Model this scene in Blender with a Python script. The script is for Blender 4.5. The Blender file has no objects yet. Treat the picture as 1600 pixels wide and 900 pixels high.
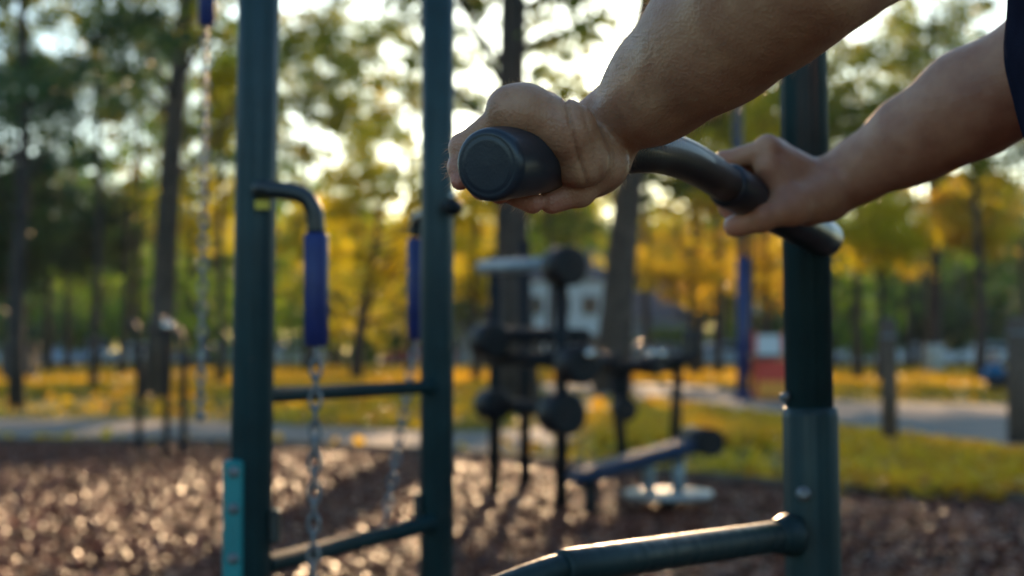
import bpy, math, random
import numpy as np
from mathutils import Vector, Matrix

random.seed(7)
rng = np.random.default_rng(11)
C = bpy.context.scene.collection
SC = bpy.context.scene
R = math.radians

# ------------------------------------------------------------------ camera
FPX = 50 / 36 * 1600
PITCH = math.atan(98 / FPX)
CAMZ = 1.0
Fv = np.array([0, math.cos(PITCH), math.sin(PITCH)])
Uv = np.array([0, -math.sin(PITCH), math.cos(PITCH)])
Xv = np.array([1.0, 0, 0])
CAM = np.array([0, 0, CAMZ])


def at(px, py, d):
    """point of the place seen at that pixel of the 1600x900 photo, d metres ahead"""
    return CAM + d * (Fv + (px - 800) / FPX * Xv + (450 - py) / FPX * Uv)


def gr(px, d):
    """ground position d metres ahead"""
    return np.array([(px - 800) / FPX * d, d, 0.0])


cam_d = bpy.data.cameras.new("camera")
cam = bpy.data.objects.new("camera", cam_d)
C.objects.link(cam)
cam.location = CAM
cam.rotation_euler = (R(90) + PITCH, 0, 0)
cam_d.lens = 50
cam_d.sensor_width = 36
cam_d.clip_start = 0.05
cam_d.clip_end = 2000
cam_d.dof.use_dof = True
cam_d.dof.focus_distance = 0.985
cam_d.dof.aperture_fstop = 5.2
cam_d.dof.aperture_blades = 0
SC.camera = cam

# ------------------------------------------------------------------ light
S = Fv + (930 - 800) / FPX * Xv + (450 - 95) / FPX * Uv
S = S / np.linalg.norm(S)
SUN_EL = math.asin(S[2])
SUN_AZ = math.atan2(S[0], S[1])
w = bpy.data.worlds.new("World")
SC.world = w
w.use_nodes = True
nt = w.node_tree
bg = nt.nodes['Background']
sky = nt.nodes.new('ShaderNodeTexSky')
sky.sky_type = 'NISHITA'
sky.sun_disc = False
sky.sun_elevation = SUN_EL
sky.sun_rotation = SUN_AZ
sky.air_density = 1.0
sky.dust_density = .7
sky.ozone_density = 1.2
wb_ = nt.nodes.new('ShaderNodeMix'); wb_.data_type = 'RGBA'; wb_.blend_type = 'MULTIPLY'; wb_.inputs[0].default_value = 1
wb_.inputs[7].default_value = (.76, .96, 1.08, 1)
nt.links.new(sky.outputs[0], wb_.inputs[6]); nt.links.new(wb_.outputs[2], bg.inputs[0])
bg.inputs[1].default_value = 0.13
sl = bpy.data.lights.new("sun", 'SUN')
sl.energy = 5.0
sl.angle = R(0.6)
sl.color = (1.0, 0.66, 0.37)
so = bpy.data.objects.new("sun", sl)
C.objects.link(so)
so.rotation_euler = Vector(S).to_track_quat('Z', 'Y').to_euler()
SC.view_settings.view_transform = 'Standard'
SC.view_settings.look = 'None'
SC.view_settings.gamma = 1
SC.view_settings.exposure = 1.1
SC.render.engine = 'CYCLES'
cy = SC.cycles
cy.use_denoising = True
cy.max_bounces = 6
cy.diffuse_bounces = 3
cy.glossy_bounces = 3
cy.transmission_bounces = 4
cy.sample_clamp_indirect = 6


# ------------------------------------------------------------------ materials
def new_mat(name):
    m = bpy.data.materials.new(name)
    m.use_nodes = True
    return m, m.node_tree, m.node_tree.nodes['Principled BSDF']


def mat(name, col, rough=.5, metal=0.0, var=.25, scale=6.0, bump=.0, bscale=40.0, coat=0.0, spec=.5, rvar=0.0):
    m, t, p = new_mat(name)
    n = t.nodes
    tc = n.new('ShaderNodeTexCoord')
    nz = n.new('ShaderNodeTexNoise'); nz.inputs['Scale'].default_value = scale; nz.inputs['Detail'].default_value = 6
    t.links.new(tc.outputs['Object'], nz.inputs['Vector'])
    r = n.new('ShaderNodeValToRGB')
    r.color_ramp.elements[0].position = .3; r.color_ramp.elements[1].position = .7
    r.color_ramp.elements[0].color = tuple(c * (1 - var) for c in col) + (1,)
    r.color_ramp.elements[1].color = tuple(min(1, c * (1 + var)) for c in col) + (1,)
    t.links.new(nz.outputs[0], r.inputs[0]); t.links.new(r.outputs[0], p.inputs['Base Color'])
    p.inputs['Roughness'].default_value = rough
    p.inputs['Metallic'].default_value = metal
    p.inputs['Coat Weight'].default_value = coat
    p.inputs['Specular IOR Level'].default_value = spec
    if rvar:
        mr = n.new('ShaderNodeMapRange'); mr.inputs[3].default_value = rough - rvar; mr.inputs[4].default_value = rough + rvar
        t.links.new(nz.outputs[0], mr.inputs[0]); t.links.new(mr.outputs[0], p.inputs['Roughness'])
    if bump:
        b = n.new('ShaderNodeBump'); b.inputs['Strength'].default_value = bump; b.inputs['Distance'].default_value = .004
        n2 = n.new('ShaderNodeTexNoise'); n2.inputs['Scale'].default_value = bscale; n2.inputs['Detail'].default_value = 5
        t.links.new(tc.outputs['Object'], n2.inputs['Vector'])
        t.links.new(n2.outputs[0], b.inputs['Height']); t.links.new(b.outputs[0], p.inputs['Normal'])
    return m


def leaf_mat(name, cols, trans=.5, rough=.5):
    """leaf shader: colours picked per leaf, diffuse + translucent, slight gloss"""
    m, t, p = new_mat(name)
    n = t.nodes
    a = n.new('ShaderNodeAttribute'); a.attribute_name = 'rnd'
    r = n.new('ShaderNodeValToRGB')
    els = r.color_ramp.elements
    while len(els) < len(cols):
        els.new(.5)
    for i, c in enumerate(cols):
        els[i].position = i / (len(cols) - 1)
        els[i].color = tuple(c) + (1,)
    t.links.new(a.outputs['Fac'], r.inputs[0])
    t.links.new(r.outputs[0], p.inputs['Base Color'])
    p.inputs['Roughness'].default_value = rough
    p.inputs['Specular IOR Level'].default_value = .14 if name == 'bark_chip' else .35
    tr = n.new('ShaderNodeBsdfTranslucent')
    g = n.new('ShaderNodeMix'); g.data_type = 'RGBA'; g.blend_type = 'MULTIPLY'; g.inputs[0].default_value = 1
    t.links.new(r.outputs[0], g.inputs[6]); g.inputs[7].default_value = (1.35, 1.35, .7, 1)
    t.links.new(g.outputs[2], tr.inputs[0])
    mx = n.new('ShaderNodeMixShader'); mx.inputs[0].default_value = trans
    t.links.new(p.outputs[0], mx.inputs[1]); t.links.new(tr.outputs[0], mx.inputs[2])
    t.links.new(mx.outputs[0], n['Material Output'].inputs[0])
    return m


M = {}
M['steel'] = mat('painted_steel', (.009, .036, .042), .42, 0, .22, 14, .08, 220, spec=.4, rvar=.06)
M['rungsteel'] = mat('matt_painted_steel', (.007, .026, .030), .7, 0, .22, 14, .08, 220, spec=.1)
M['tubesteel'] = mat('satin_painted_steel', (.007, .028, .033), .62, 0, .25, 14, .1, 220, spec=.35, rvar=.08)
M['polished'] = mat('polished_steel', (.72, .68, .62), .14, 1.0, .1, 30)  # only for the balls added to catch sun glints
M['steel_dark'] = mat('dark_painted_steel', (.010, .018, .022), .4, 0, .25, 14, .08, 200, coat=.2)
M['rubber'] = mat('grip_rubber', (.019, .026, .037), .34, 0, .2, 30, .05, 500, rvar=.06)
M['bar'] = mat('handlebar_paint', (.010, .013, .018), .5, 0, .25, 25, .1, 300, coat=.15)
M['teal'] = mat('teal_plate', (.0, .20, .22), .4, 0, .15, 20, .1, 120)
M['galv'] = mat('galvanised', (.20, .215, .23), .5, .6, .35, 60, .1, 200)
M['blue'] = mat('blue_sleeve', (.009, .022, .13), .5, 0, .15, 30, .1, 150)
M['yellow'] = mat('yellow_sticker', (.55, .42, .02), .5)
M['black'] = mat('black_foam', (.005, .007, .010), .5, 0, .3, 20, .2, 200, spec=.25)
M['matt'] = mat('matt_black_paint', (.005, .008, .011), .6, 0, .3, 20, .1, 200, spec=.2)
M['bluepad'] = mat('dark_blue_pad', (.015, .035, .08), .35, 0, .2, 12, .1, 90, coat=.2)
M['benchpad'] = mat('bench_vinyl', (.012, .028, .06), .6, 0, .2, 12, .1, 90, spec=.35)
M['greymetal'] = mat('grey_steel', (.25, .30, .33), .35, .3, .2, 12, .1, 90)
for k_, sc_ in (('steel', 9.0), ('tubesteel', 9.0)):
    m = M[k_]; t = m.node_tree; p = t.nodes['Principled BSDF']; n = t.nodes
    src = p.inputs['Base Color'].links[0].from_socket
    tc = n.new('ShaderNodeTexCoord'); nz = n.new('ShaderNodeTexNoise'); nz.inputs['Scale'].default_value = 55; nz.inputs['Detail'].default_value = 10; nz.inputs['Roughness'].default_value = .7
    t.links.new(tc.outputs['Object'], nz.inputs['Vector'])
    r = n.new('ShaderNodeValToRGB'); r.color_ramp.elements[0].position = .66; r.color_ramp.elements[1].position = .70
    t.links.new(nz.outputs[0], r.inputs[0])
    mx = n.new('ShaderNodeMix'); mx.data_type = 'RGBA'; t.links.new(r.outputs[0], mx.inputs[0]); t.links.new(src, mx.inputs[6]); mx.inputs[7].default_value = (.05, .055, .055, 1)
    t.links.new(mx.outputs[2], p.inputs['Base Color'])
    mp = n.new('ShaderNodeMapping'); mp.inputs['Scale'].default_value = (30, 30, 1.2); t.links.new(tc.outputs['Object'], mp.inputs[0])
    n4 = n.new('ShaderNodeTexNoise'); n4.inputs['Scale'].default_value = 3; n4.inputs['Detail'].default_value = 6; t.links.new(mp.outputs[0], n4.inputs['Vector'])
    mr = n.new('ShaderNodeMapRange'); mr.inputs[1].default_value = .3; mr.inputs[2].default_value = .7; mr.inputs[3].default_value = .34; mr.inputs[4].default_value = .66
    t.links.new(n4.outputs[0], mr.inputs[0]); t.links.new(mr.outputs[0], p.inputs['Roughness'])
M['bark'] = mat('bark', (.062, .046, .036), .9, 0, .5, 3, .9, 9)
M['barkd'] = mat('dark_bark', (.036, .028, .024), .9, 0, .5, 3, .9, 9)
M['white'] = mat('whitewash', (.42, .44, .42), .8, 0, .15, 5)
M['wood'] = mat('weathered_wood', (.11, .075, .055), .85, 0, .4, 8, .5, 30)
M['path'] = mat('path_asphalt', (.21, .17, .135), .85, 0, .25, 1.5, .3, 60)
M['road'] = mat('road_asphalt', (.07, .075, .08), .8, 0, .2, 1.0)
M['bluepole'] = mat('blue_pole_paint', (.008, .026, .12), .5, 0, .2, 5)
M['red'] = mat('red_paint', (.58, .035, .015), .45, 0, .2, 5)
M['orange'] = mat('orange_paint', (.75, .26, .02), .5, 0, .2, 5)
M['glass'] = mat('dark_glass', (.02, .03, .04), .08, 0, .1, 3, coat=.3)
M['tyre'] = mat('tyre', (.015, .015, .015), .8)
M['lampglass'] = mat('lamp_glass', (.6, .6, .6), .15)
M['wall'] = mat('pale_render', (.62, .67, .68), .85, 0, .12, 1.0)
M['wall2'] = mat('grey_render', (.20, .23, .25), .85, 0, .12, 1.0)
M['roof'] = mat('slate_roof', (.09, .09, .10), .8, 0, .2, 4)
M['shirt'] = mat('navy_cotton', (.016, .020, .038), .95, 0, .2, 30, .5, 900, spec=0)
M['trousers'] = mat('dark_trousers', (.02, .02, .024), .85, 0, .2, 30, .5, 700)
M['shoe'] = mat('shoe', (.05, .05, .055), .6)
M['hairh'] = mat('head_hair', (.03, .018, .012), .6, 0, .3, 60, .8, 300)
M['blackbox'] = mat('dark_bin', (.02, .024, .026), .5)
M['bluejacket'] = mat('blue_jacket', (.02, .12, .25), .8)
M['silver'] = mat('silver_disc', (.34, .37, .38), .35, .6, .2, 12)
M['sky_white'] = M['wall']

# skin
m, t, p = new_mat('skin')
n = t.nodes
tc = n.new('ShaderNodeTexCoord')
nz = n.new('ShaderNodeTexNoise'); nz.inputs['Scale'].default_value = 38; nz.inputs['Detail'].default_value = 6
t.links.new(tc.outputs['Object'], nz.inputs['Vector'])
r = n.new('ShaderNodeValToRGB')
r.color_ramp.elements[0].position = .32; r.color_ramp.elements[1].position = .72
r.color_ramp.elements[0].color = (.38, .172, .10, 1); r.color_ramp.elements[1].color = (.53, .285, .165, 1)
t.links.new(nz.outputs[0], r.inputs[0])
at_r = n.new('ShaderNodeAttribute'); at_r.attribute_name = 'red'
mx = n.new('ShaderNodeMix'); mx.data_type = 'RGBA'
t.links.new(at_r.outputs['Fac'], mx.inputs[0]); t.links.new(r.outputs[0], mx.inputs[6]); mx.inputs[7].default_value = (.56, .20, .15, 1)
at_n = n.new('ShaderNodeAttribute'); at_n.attribute_name = 'nail'
mx2 = n.new('ShaderNodeMix'); mx2.data_type = 'RGBA'
t.links.new(at_n.outputs['Fac'], mx2.inputs[0]); t.links.new(mx.outputs[2], mx2.inputs[6]); mx2.inputs[7].default_value = (.62, .40, .34, 1)
t.links.new(mx2.outputs[2], p.inputs['Base Color'])
p.inputs['Roughness'].default_value = .46
p.inputs['Subsurface Weight'].default_value = .22
p.inputs['Subsurface Radius'].default_value = (1.0, .35, .18)
p.inputs['Subsurface Scale'].default_value = .006
p.inputs['Specular IOR Level'].default_value = .45
vz = n.new('ShaderNodeTexVoronoi'); vz.inputs['Scale'].default_value = 480
t.links.new(tc.outputs['Object'], vz.inputs['Vector'])
n3 = n.new('ShaderNodeTexNoise'); n3.inputs['Scale'].default_value = 90; n3.inputs['Detail'].default_value = 8
t.links.new(tc.outputs['Object'], n3.inputs['Vector'])
ad = n.new('ShaderNodeMath'); ad.operation = 'MULTIPLY_ADD'; ad.inputs[1].default_value = .35
t.links.new(vz.outputs['Distance'], ad.inputs[0]); t.links.new(n3.outputs[0], ad.inputs[2])
b = n.new('ShaderNodeBump'); b.inputs['Strength'].default_value = .6; b.inputs['Distance'].default_value = .0015
t.links.new(ad.outputs[0], b.inputs['Height']); t.links.new(b.outputs[0], p.inputs['Normal'])
M['skin'] = m

m, t, p = new_mat('body_hair')
p.inputs['Base Color'].default_value = (.34, .25, .16, 1); p.inputs['Roughness'].default_value = .35
tr = t.nodes.new('ShaderNodeBsdfTranslucent'); tr.inputs[0].default_value = (.70, .56, .38, 1)
mxs = t.nodes.new('ShaderNodeMixShader'); mxs.inputs[0].default_value = .5
t.links.new(p.outputs[0], mxs.inputs[1]); t.links.new(tr.outputs[0], mxs.inputs[2])
t.links.new(mxs.outputs[0], t.nodes['Material Output'].inputs[0])
M['armhair'] = m

# grass soil
m, t, p = new_mat('grass_ground')
n = t.nodes
tc = n.new('ShaderNodeTexCoord')
n1 = n.new('ShaderNodeTexNoise'); n1.inputs['Scale'].default_value = .35; n1.inputs['Detail'].default_value = 8
n2 = n.new('ShaderNodeTexNoise'); n2.inputs['Scale'].default_value = 6; n2.inputs['Detail'].default_value = 6
for q in (n1, n2):
    t.links.new(tc.outputs['Object'], q.inputs['Vector'])
r = n.new('ShaderNodeValToRGB')
r.color_ramp.elements[0].color = (.05, .085, .016, 1); r.color_ramp.elements[1].color = (.15, .15, .02, 1)
r.color_ramp.elements[0].position = .35; r.color_ramp.elements[1].position = .65
t.links.new(n1.outputs[0], r.inputs[0])
mx = n.new('ShaderNodeMix'); mx.data_type = 'RGBA'; mx.blend_type = 'MULTIPLY'; mx.inputs[0].default_value = .6
r2 = n.new('ShaderNodeValToRGB'); r2.color_ramp.elements[0].color = (.4, .4, .4, 1); r2.color_ramp.elements[1].color = (1.3, 1.3, 1.3, 1)
t.links.new(n2.outputs[0], r2.inputs[0])
t.links.new(r.outputs[0], mx.inputs[6]); t.links.new(r2.outputs[0], mx.inputs[7])
t.links.new(mx.outputs[2], p.inputs['Base Color'])
p.inputs['Roughness'].default_value = .9
b = n.new('ShaderNodeBump'); b.inputs['Strength'].default_value = .6; b.inputs['Distance'].default_value = .05
t.links.new(n2.outputs[0], b.inputs['Height']); t.links.new(b.outputs[0], p.inputs['Normal'])
M['grass'] = m
M['mulchbase'] = mat('mulch_soil', (.045, .028, .020), .9, 0, .5, 25, .8, 60)

M['chip'] = leaf_mat('bark_chip', [(.032, .008, .005), (.10, .026, .012), (.17, .046, .022), (.30, .10, .048)], 0.0, .42)
M['blade'] = leaf_mat('grass_blade', [(.08, .09, .012), (.22, .17, .018), (.46, .31, .022)], .5, .5)
M['litter'] = leaf_mat('fallen_leaf', [(.50, .22, .02), (.66, .36, .025), (.70, .44, .03), (.56, .38, .03)], .45, .45)
M['lf_dark'] = leaf_mat('dark_leaf', [(.03, .07, .04), (.045, .10, .045), (.09, .15, .04)], .4, .45)
M['lf_olive'] = leaf_mat('olive_leaf', [(.06, .11, .02), (.11, .16, .02), (.24, .24, .02), (.46, .32, .02)], .58, .45)
M['lf_green'] = leaf_mat('green_leaf', [(.07, .17, .03), (.14, .26, .03), (.28, .36, .03)], .58, .45)
M['lf_yellow'] = leaf_mat('yellow_leaf', [(.28, .32, .02), (.52, .46, .02), (.62, .48, .02), (.58, .36, .02)], .6, .45)
M['lf_orange'] = leaf_mat('orange_leaf', [(.44, .42, .03), (.58, .46, .03), (.58, .37, .04), (.50, .25, .04)], .6, .45)


# ------------------------------------------------------------------ object helpers
def tag(o, label=None, cat=None, group=None, kind=None):
    if label: o['label'] = label
    if cat: o['category'] = cat
    if group: o['group'] = group
    if kind: o['kind'] = kind
    return o


def thing(name, loc, label, cat, group=None):
    o = bpy.data.objects.new(name, None)
    o.empty_display_size = .1
    C.objects.link(o)
    o.location = loc
    return tag(o, label, cat, group)


def np_mesh(name, v, f, material, parent=None, smooth=False, attrs=None):
    """one mesh object from numpy arrays; v world coordinates, f (n,k) indices"""
    me = bpy.data.meshes.new(name)
    v = np.asarray(v, dtype=np.float32)
    if parent is not None:
        v = v - np.array(wloc(parent), dtype=np.float32)
    f = np.asarray(f, dtype=np.int32)
    nf, k = f.shape
    me.vertices.add(len(v)); me.vertices.foreach_set('co', v.ravel())
    me.loops.add(nf * k); me.loops.foreach_set('vertex_index', f.ravel())
    me.polygons.add(nf)
    me.polygons.foreach_set('loop_start', np.arange(nf, dtype=np.int32) * k)
    if smooth:
        me.polygons.foreach_set('use_smooth', np.ones(nf, dtype=bool))
    if attrs:
        for an, (dom, arr) in attrs.items():
            a = me.attributes.new(an, 'FLOAT', dom)
            a.data.foreach_set('value', np.asarray(arr, dtype=np.float32))
    me.update(calc_edges=True)
    me.validate()
    me.materials.append(material)
    o = bpy.data.objects.new(name, me)
    C.objects.link(o)
    if parent is not None:
        o.parent = parent
    return o


def wloc(o):
    p = Vector(o.location)
    while o.parent is not None:
        o = o.parent
        p = p + Vector(o.location)
    return p


class MB:
    """collects shapes (world coordinates) for one mesh"""
    def __init__(s):
        s.v = []; s.f = []; s.sm = []

    def add(s, vs, fs, smooth=False):
        o = len(s.v)
        s.v += [tuple(map(float, q)) for q in vs]
        s.f += [tuple(i + o for i in q) for q in fs]
        s.sm += [smooth] * len(fs)
        return s

    def tube(s, pts, rad, n=16, cap=True, prof=None, closed=False):
        pts = [np.array(p, float) for p in pts]
        N = len(pts)
        if not hasattr(rad, '__len__'): rad = [rad] * N
        vs = []
        up = None
        for i in range(N):
            if closed:
                t = pts[(i + 1) % N] - pts[i - 1]
            else:
                t = pts[min(i + 1, N - 1)] - pts[max(i - 1, 0)]
            t = t / (np.linalg.norm(t) + 1e-12)
            if up is None:
                a = np.array([0, 0, 1.0]) if abs(t[2]) < .9 else np.array([1.0, 0, 0])
                up = np.cross(np.cross(t, a), t)
            up = up - t * np.dot(up, t); up /= np.linalg.norm(up)
            sd = np.cross(t, up)
            for k in range(n):
                an = 2 * math.pi * k / n
                rr = rad[i] * (prof(an) if prof else 1)
                vs.append(pts[i] + rr * (math.cos(an) * up + math.sin(an) * sd))
        fs = []
        for i in range(N if closed else N - 1):
            j = (i + 1) % N
            for k in range(n):
                k2 = (k + 1) % n
                fs.append((i * n + k, i * n + k2, j * n + k2, j * n + k))
        s.add(vs, fs, True)
        if cap and not closed:
            o = len(s.v) - len(vs)
            s.f.append(tuple(o + k for k in range(n - 1, -1, -1))); s.sm.append(False)
            s.f.append(tuple(o + (N - 1) * n + k for k in range(n))); s.sm.append(False)
        return s

    def box(s, c, size, rz=0, bev=0.0, ax=None):
        """box centred at c; ax: optional 3 axis vectors"""
        c = np.array(c, float); hx, hy, hz = [q / 2 for q in size]
        if ax is None:
            ax = [np.array([math.cos(rz), math.sin(rz), 0]), np.array([-math.sin(rz), math.cos(rz), 0]), np.array([0, 0, 1.0])]
        if bev <= 0:
            vs = [c + x * hx * ax[0] + y * hy * ax[1] + z * hz * ax[2] for x in (-1, 1) for y in (-1, 1) for z in (-1, 1)]
            fs = [(0, 1, 3, 2), (4, 6, 7, 5), (0, 4, 5, 1), (2, 3, 7, 6), (0, 2, 6, 4), (1, 5, 7, 3)]
            return s.add(vs, fs)
        # chamfered outline extruded, chamfered top/bottom
        b = bev
        ring = lambda ox, oy, z, k: [c + x * ax[0] + y * ax[1] + z * ax[2] for x, y in
                (((hx - ox) , -(hy - oy - k)), ((hx - ox), (hy - oy - k)), ((hx - ox - k), (hy - oy)), (-(hx - ox - k), (hy - oy)),
                 (-(hx - ox), (hy - oy - k)), (-(hx - ox), -(hy - oy - k)), (-(hx - ox - k), -(hy - oy)), ((hx - ox - k), -(hy - oy)))]
        vs = ring(b, b, -hz, b) + ring(0, 0, -hz + b, b) + ring(0, 0, hz - b, b) + ring(b, b, hz, b)
        fs = []
        for i in range(3):
            for k in range(8):
                k2 = (k + 1) % 8
                fs.append((i * 8 + k, i * 8 + k2, (i + 1) * 8 + k2, (i + 1) * 8 + k))
        fs.append(tuple(range(7, -1, -1))); fs.append(tuple(range(24, 32)))
        return s.add(vs, fs)

    def sphere(s, c, r, n=16, sc=(1, 1, 1)):
        c = np.array(c, float)
        vs = [c + np.array([0, 0, -r * sc[2]])]
        m_ = n // 2
        for i in range(1, m_):
            th = math.pi * i / m_
            for k in range(n):
                ph = 2 * math.pi * k / n
                vs.append(c + r * np.array([math.sin(th) * math.cos(ph) * sc[0], math.sin(th) * math.sin(ph) * sc[1], -math.cos(th) * sc[2]]))
        vs.append(c + np.array([0, 0, r * sc[2]]))
        fs = []
        for k in range(n):
            fs.append((0, 1 + (k + 1) % n, 1 + k))
            for i in range(m_ - 2):
                a = 1 + i * n
                fs.append((a + k, a + (k + 1) % n, a + n + (k + 1) % n, a + n + k))
            a = 1 + (m_ - 2) * n
            fs.append((a + k, a + (k + 1) % n, len(vs) - 1))
        return s.add(vs, fs, True)

    def build(s, name, material, parent=None):
        me = bpy.data.meshes.new(name)
        v = s.v
        if parent is not None:
            w0 = wloc(parent)
            v = [(a - w0.x, b_ - w0.y, c_ - w0.z) for a, b_, c_ in v]
        me.from_pydata(v, [], s.f)
        me.polygons.foreach_set('use_smooth', s.sm)
        me.materials.append(material)
        me.update()
        o = bpy.data.objects.new(name, me)
        C.objects.link(o)
        if parent is not None:
            o.parent = parent
        return o


def spline(pts, n=8):
    """Catmull-Rom through points"""
    P = [np.array(p, float) for p in pts]
    P = [2 * P[0] - P[1]] + P + [2 * P[-1] - P[-2]]
    out = []
    for i in range(1, len(P) - 2):
        for k in range(n):
            t_ = k / n
            a, b_, c_, d_ = P[i - 1:i + 3]
            out.append(.5 * ((2 * b_) + (c_ - a) * t_ + (2 * a - 5 * b_ + 4 * c_ - d_) * t_ ** 2 + (3 * b_ - a - 3 * c_ + d_) * t_ ** 3))
    out.append(P[-2])
    return out


def ball_end(pts, r, n=6, both=True):
    """points and radii with rounded ends"""
    pts = [np.array(p, float) for p in pts]
    P = list(pts); Rr = [r] * len(P)
    d = pts[-1] - pts[-2]; d /= np.linalg.norm(d)
    e = pts[-1]
    for k in range(1, n + 1):
        a = math.pi / 2 * k / n
        P.append(e + d * r * math.sin(a)); Rr.append(max(r * math.cos(a), 1e-4))
    return P, Rr


# ------------------------------------------------------------------ implicit surfaces
def smin(a, b_, k):
    h = np.clip(.5 + .5 * (b_ - a) / k, 0, 1)
    return b_ + (a - b_) * h - k * h * (1 - h)


class Sdf:
    def __init__(s, lo, hi, vox):
        s.lo = np.array(lo, np.float32); s.vox = vox
        s.n = [int(math.ceil((h - l) / vox)) + 1 for l, h in zip(lo, hi)]
        s.D = np.full(s.n, .05, np.float32)

    def sub(s, lo, hi):
        i0 = [max(0, int((l - o) / s.vox)) for l, o in zip(lo, s.lo)]
        i1 = [min(n_, int((h - o) / s.vox) + 2) for h, o, n_ in zip(hi, s.lo, s.n)]
        sl_ = tuple(slice(a, max(a, b_)) for a, b_ in zip(i0, i1))
        ax = [(s.lo[k] + s.vox * np.arange(sl_[k].start, sl_[k].stop)).astype(np.float32) for k in range(3)]
        return sl_, ax

    @staticmethod
    def prim(ax, q):
        a, b_, ra, rb, fl = q
        X, Y, Z = ax[0][:, None, None], ax[1][None, :, None], ax[2][None, None, :]
        ba = b_ - a
        L = float(ba @ ba) + 1e-9
        px, py, pz = X - a[0], Y - a[1], Z - a[2]
        t_ = np.clip((px * ba[0] + py * ba[1] + pz * ba[2]) / L, 0, 1)
        dx, dy, dz = px - t_ * ba[0], py - t_ * ba[1], pz - t_ * ba[2]
        d2 = dx * dx + dy * dy + dz * dz
        if fl is not None:
            nn, kf = fl
            cn = dx * nn[0] + dy * nn[1] + dz * nn[2]
            d2 = d2 + (kf * kf - 1) * cn * cn
        return np.sqrt(d2) - (ra + t_ * (rb - ra))

    def group(s, prims, kin, kout):
        """prims smooth-joined with kin, then joined to the body with kout"""
        m_ = .012 + max(kin, kout)
        lo = np.min([np.minimum(q[0], q[1]) - max(q[2], q[3]) for q in prims], 0) - m_
        hi = np.max([np.maximum(q[0], q[1]) + max(q[2], q[3]) for q in prims], 0) + m_
        sl_, ax = s.sub(lo, hi)
        G = np.full([len(a) for a in ax], .05, np.float32)
        if G.size == 0: return
        for q in prims:
            mm = .012 + kin
            l2 = np.minimum(q[0], q[1]) - max(q[2], q[3]) - mm
            h2 = np.maximum(q[0], q[1]) + max(q[2], q[3]) + mm
            s2, ax2 = s.sub(l2, h2)
            loc = tuple(slice(max(0, a.start - b_.start), max(0, min(a.stop, b_.stop) - b_.start)) for a, b_ in zip(s2, sl_))
            if any(x.stop <= x.start for x in loc): continue
            ax3 = [ax[k][loc[k]] for k in range(3)]
            G[loc] = smin(G[loc], s.prim(ax3, q), kin)
        s.D[sl_] = smin(s.D[sl_], G, kout)

    def mesh(s):
        D = s.D
        neg = D < 0
        c = neg[:-1, :-1, :-1].astype(np.int8)
        tot = np.zeros_like(c)
        for dx in (0, 1):
            for dy in (0, 1):
                for dz in (0, 1):
                    tot += neg[dx:D.shape[0] - 1 + dx, dy:D.shape[1] - 1 + dy, dz:D.shape[2] - 1 + dz]
        I = np.argwhere((tot > 0) & (tot < 8))
        idx = np.full(c.shape, -1, np.int32)
        idx[I[:, 0], I[:, 1], I[:, 2]] = np.arange(len(I))
        acc = np.zeros((len(I), 3)); cnt = np.zeros(len(I))
        corners = [(0, 0, 0), (1, 0, 0), (0, 1, 0), (1, 1, 0), (0, 0, 1), (1, 0, 1), (0, 1, 1), (1, 1, 1)]
        for a in range(8):
            for b_ in range(a + 1, 8):
                ca, cb = np.array(corners[a]), np.array(corners[b_])
                if np.abs(ca - cb).sum() != 1: continue
                va = D[I[:, 0] + ca[0], I[:, 1] + ca[1], I[:, 2] + ca[2]]
                vb = D[I[:, 0] + cb[0], I[:, 1] + cb[1], I[:, 2] + cb[2]]
                x = (va < 0) != (vb < 0)
                tt = np.where(x, va / np.where(x, va - vb, 1), 0)
                acc[x] += (ca + tt[:, None] * (cb - ca))[x]
                cnt[x] += 1
        V = (I + acc / cnt[:, None]) * s.vox + s.lo
        F = []
        for axis in range(3):
            sl0 = [slice(1, -1)] * 3; sl1 = [slice(1, -1)] * 3
            sl0[axis] = slice(0, -1); sl1[axis] = slice(1, None)
            A = neg[tuple(sl0)]; B = neg[tuple(sl1)]
            E = np.argwhere(A != B)
            off = np.array([1, 1, 1]); off[axis] = 0
            E0 = E + off
            fl = A[E[:, 0], E[:, 1], E[:, 2]]
            u_, v_ = [(1, 2), (2, 0), (0, 1)][axis]
            du = np.zeros(3, int); du[u_] = 1
            dv = np.zeros(3, int); dv[v_] = 1
            q = [E0 - du - dv, E0 - dv, E0, E0 - du]
            ids = np.stack([idx[k[:, 0], k[:, 1], k[:, 2]] for k in q], 1)
            ids[~fl] = ids[~fl][:, ::-1]
            F.append(ids)
        F = np.concatenate(F)
        F = F[(F >= 0).all(1)]
        return V, F


def cap(a, b_, ra, rb=None, fl=None):
    a = np.array(a, float); b_ = np.array(b_, float)
    if fl is not None:
        nn = np.array(fl[0], float); nn = nn / np.linalg.norm(nn); fl = (nn, fl[1])
    return (a, b_, ra, ra if rb is None else rb, fl)


def smooth_mesh(V, F, it=2, lam=.5):
    for _ in range(it):
        acc = np.zeros_like(V); cnt = np.zeros(len(V))
        for a, b_ in ((0, 1), (1, 2), (2, 3), (3, 0)):
            np.add.at(acc, F[:, a], V[F[:, b_]]); np.add.at(acc, F[:, b_], V[F[:, a]])
            np.add.at(cnt, F[:, a], 1); np.add.at(cnt, F[:, b_], 1)
        V = V + lam * (acc / np.maximum(cnt, 1)[:, None] - V)
    return V


# ================================================================== THE EXERCISE STATION (near)
u_of = lambda a, b_: (b_ - a) / np.linalg.norm(b_ - a)
A0 = at(761, 258, .900); A1 = at(915, 239, 1.040)
B0 = at(1135, 288, 1.36); B1 = at(1284, 371, 1.575)
GR = .0238          # near grip radius
GR2 = .0215

post_x, post_y = at(1262, 548, 1.62)[0], 1.62


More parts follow.
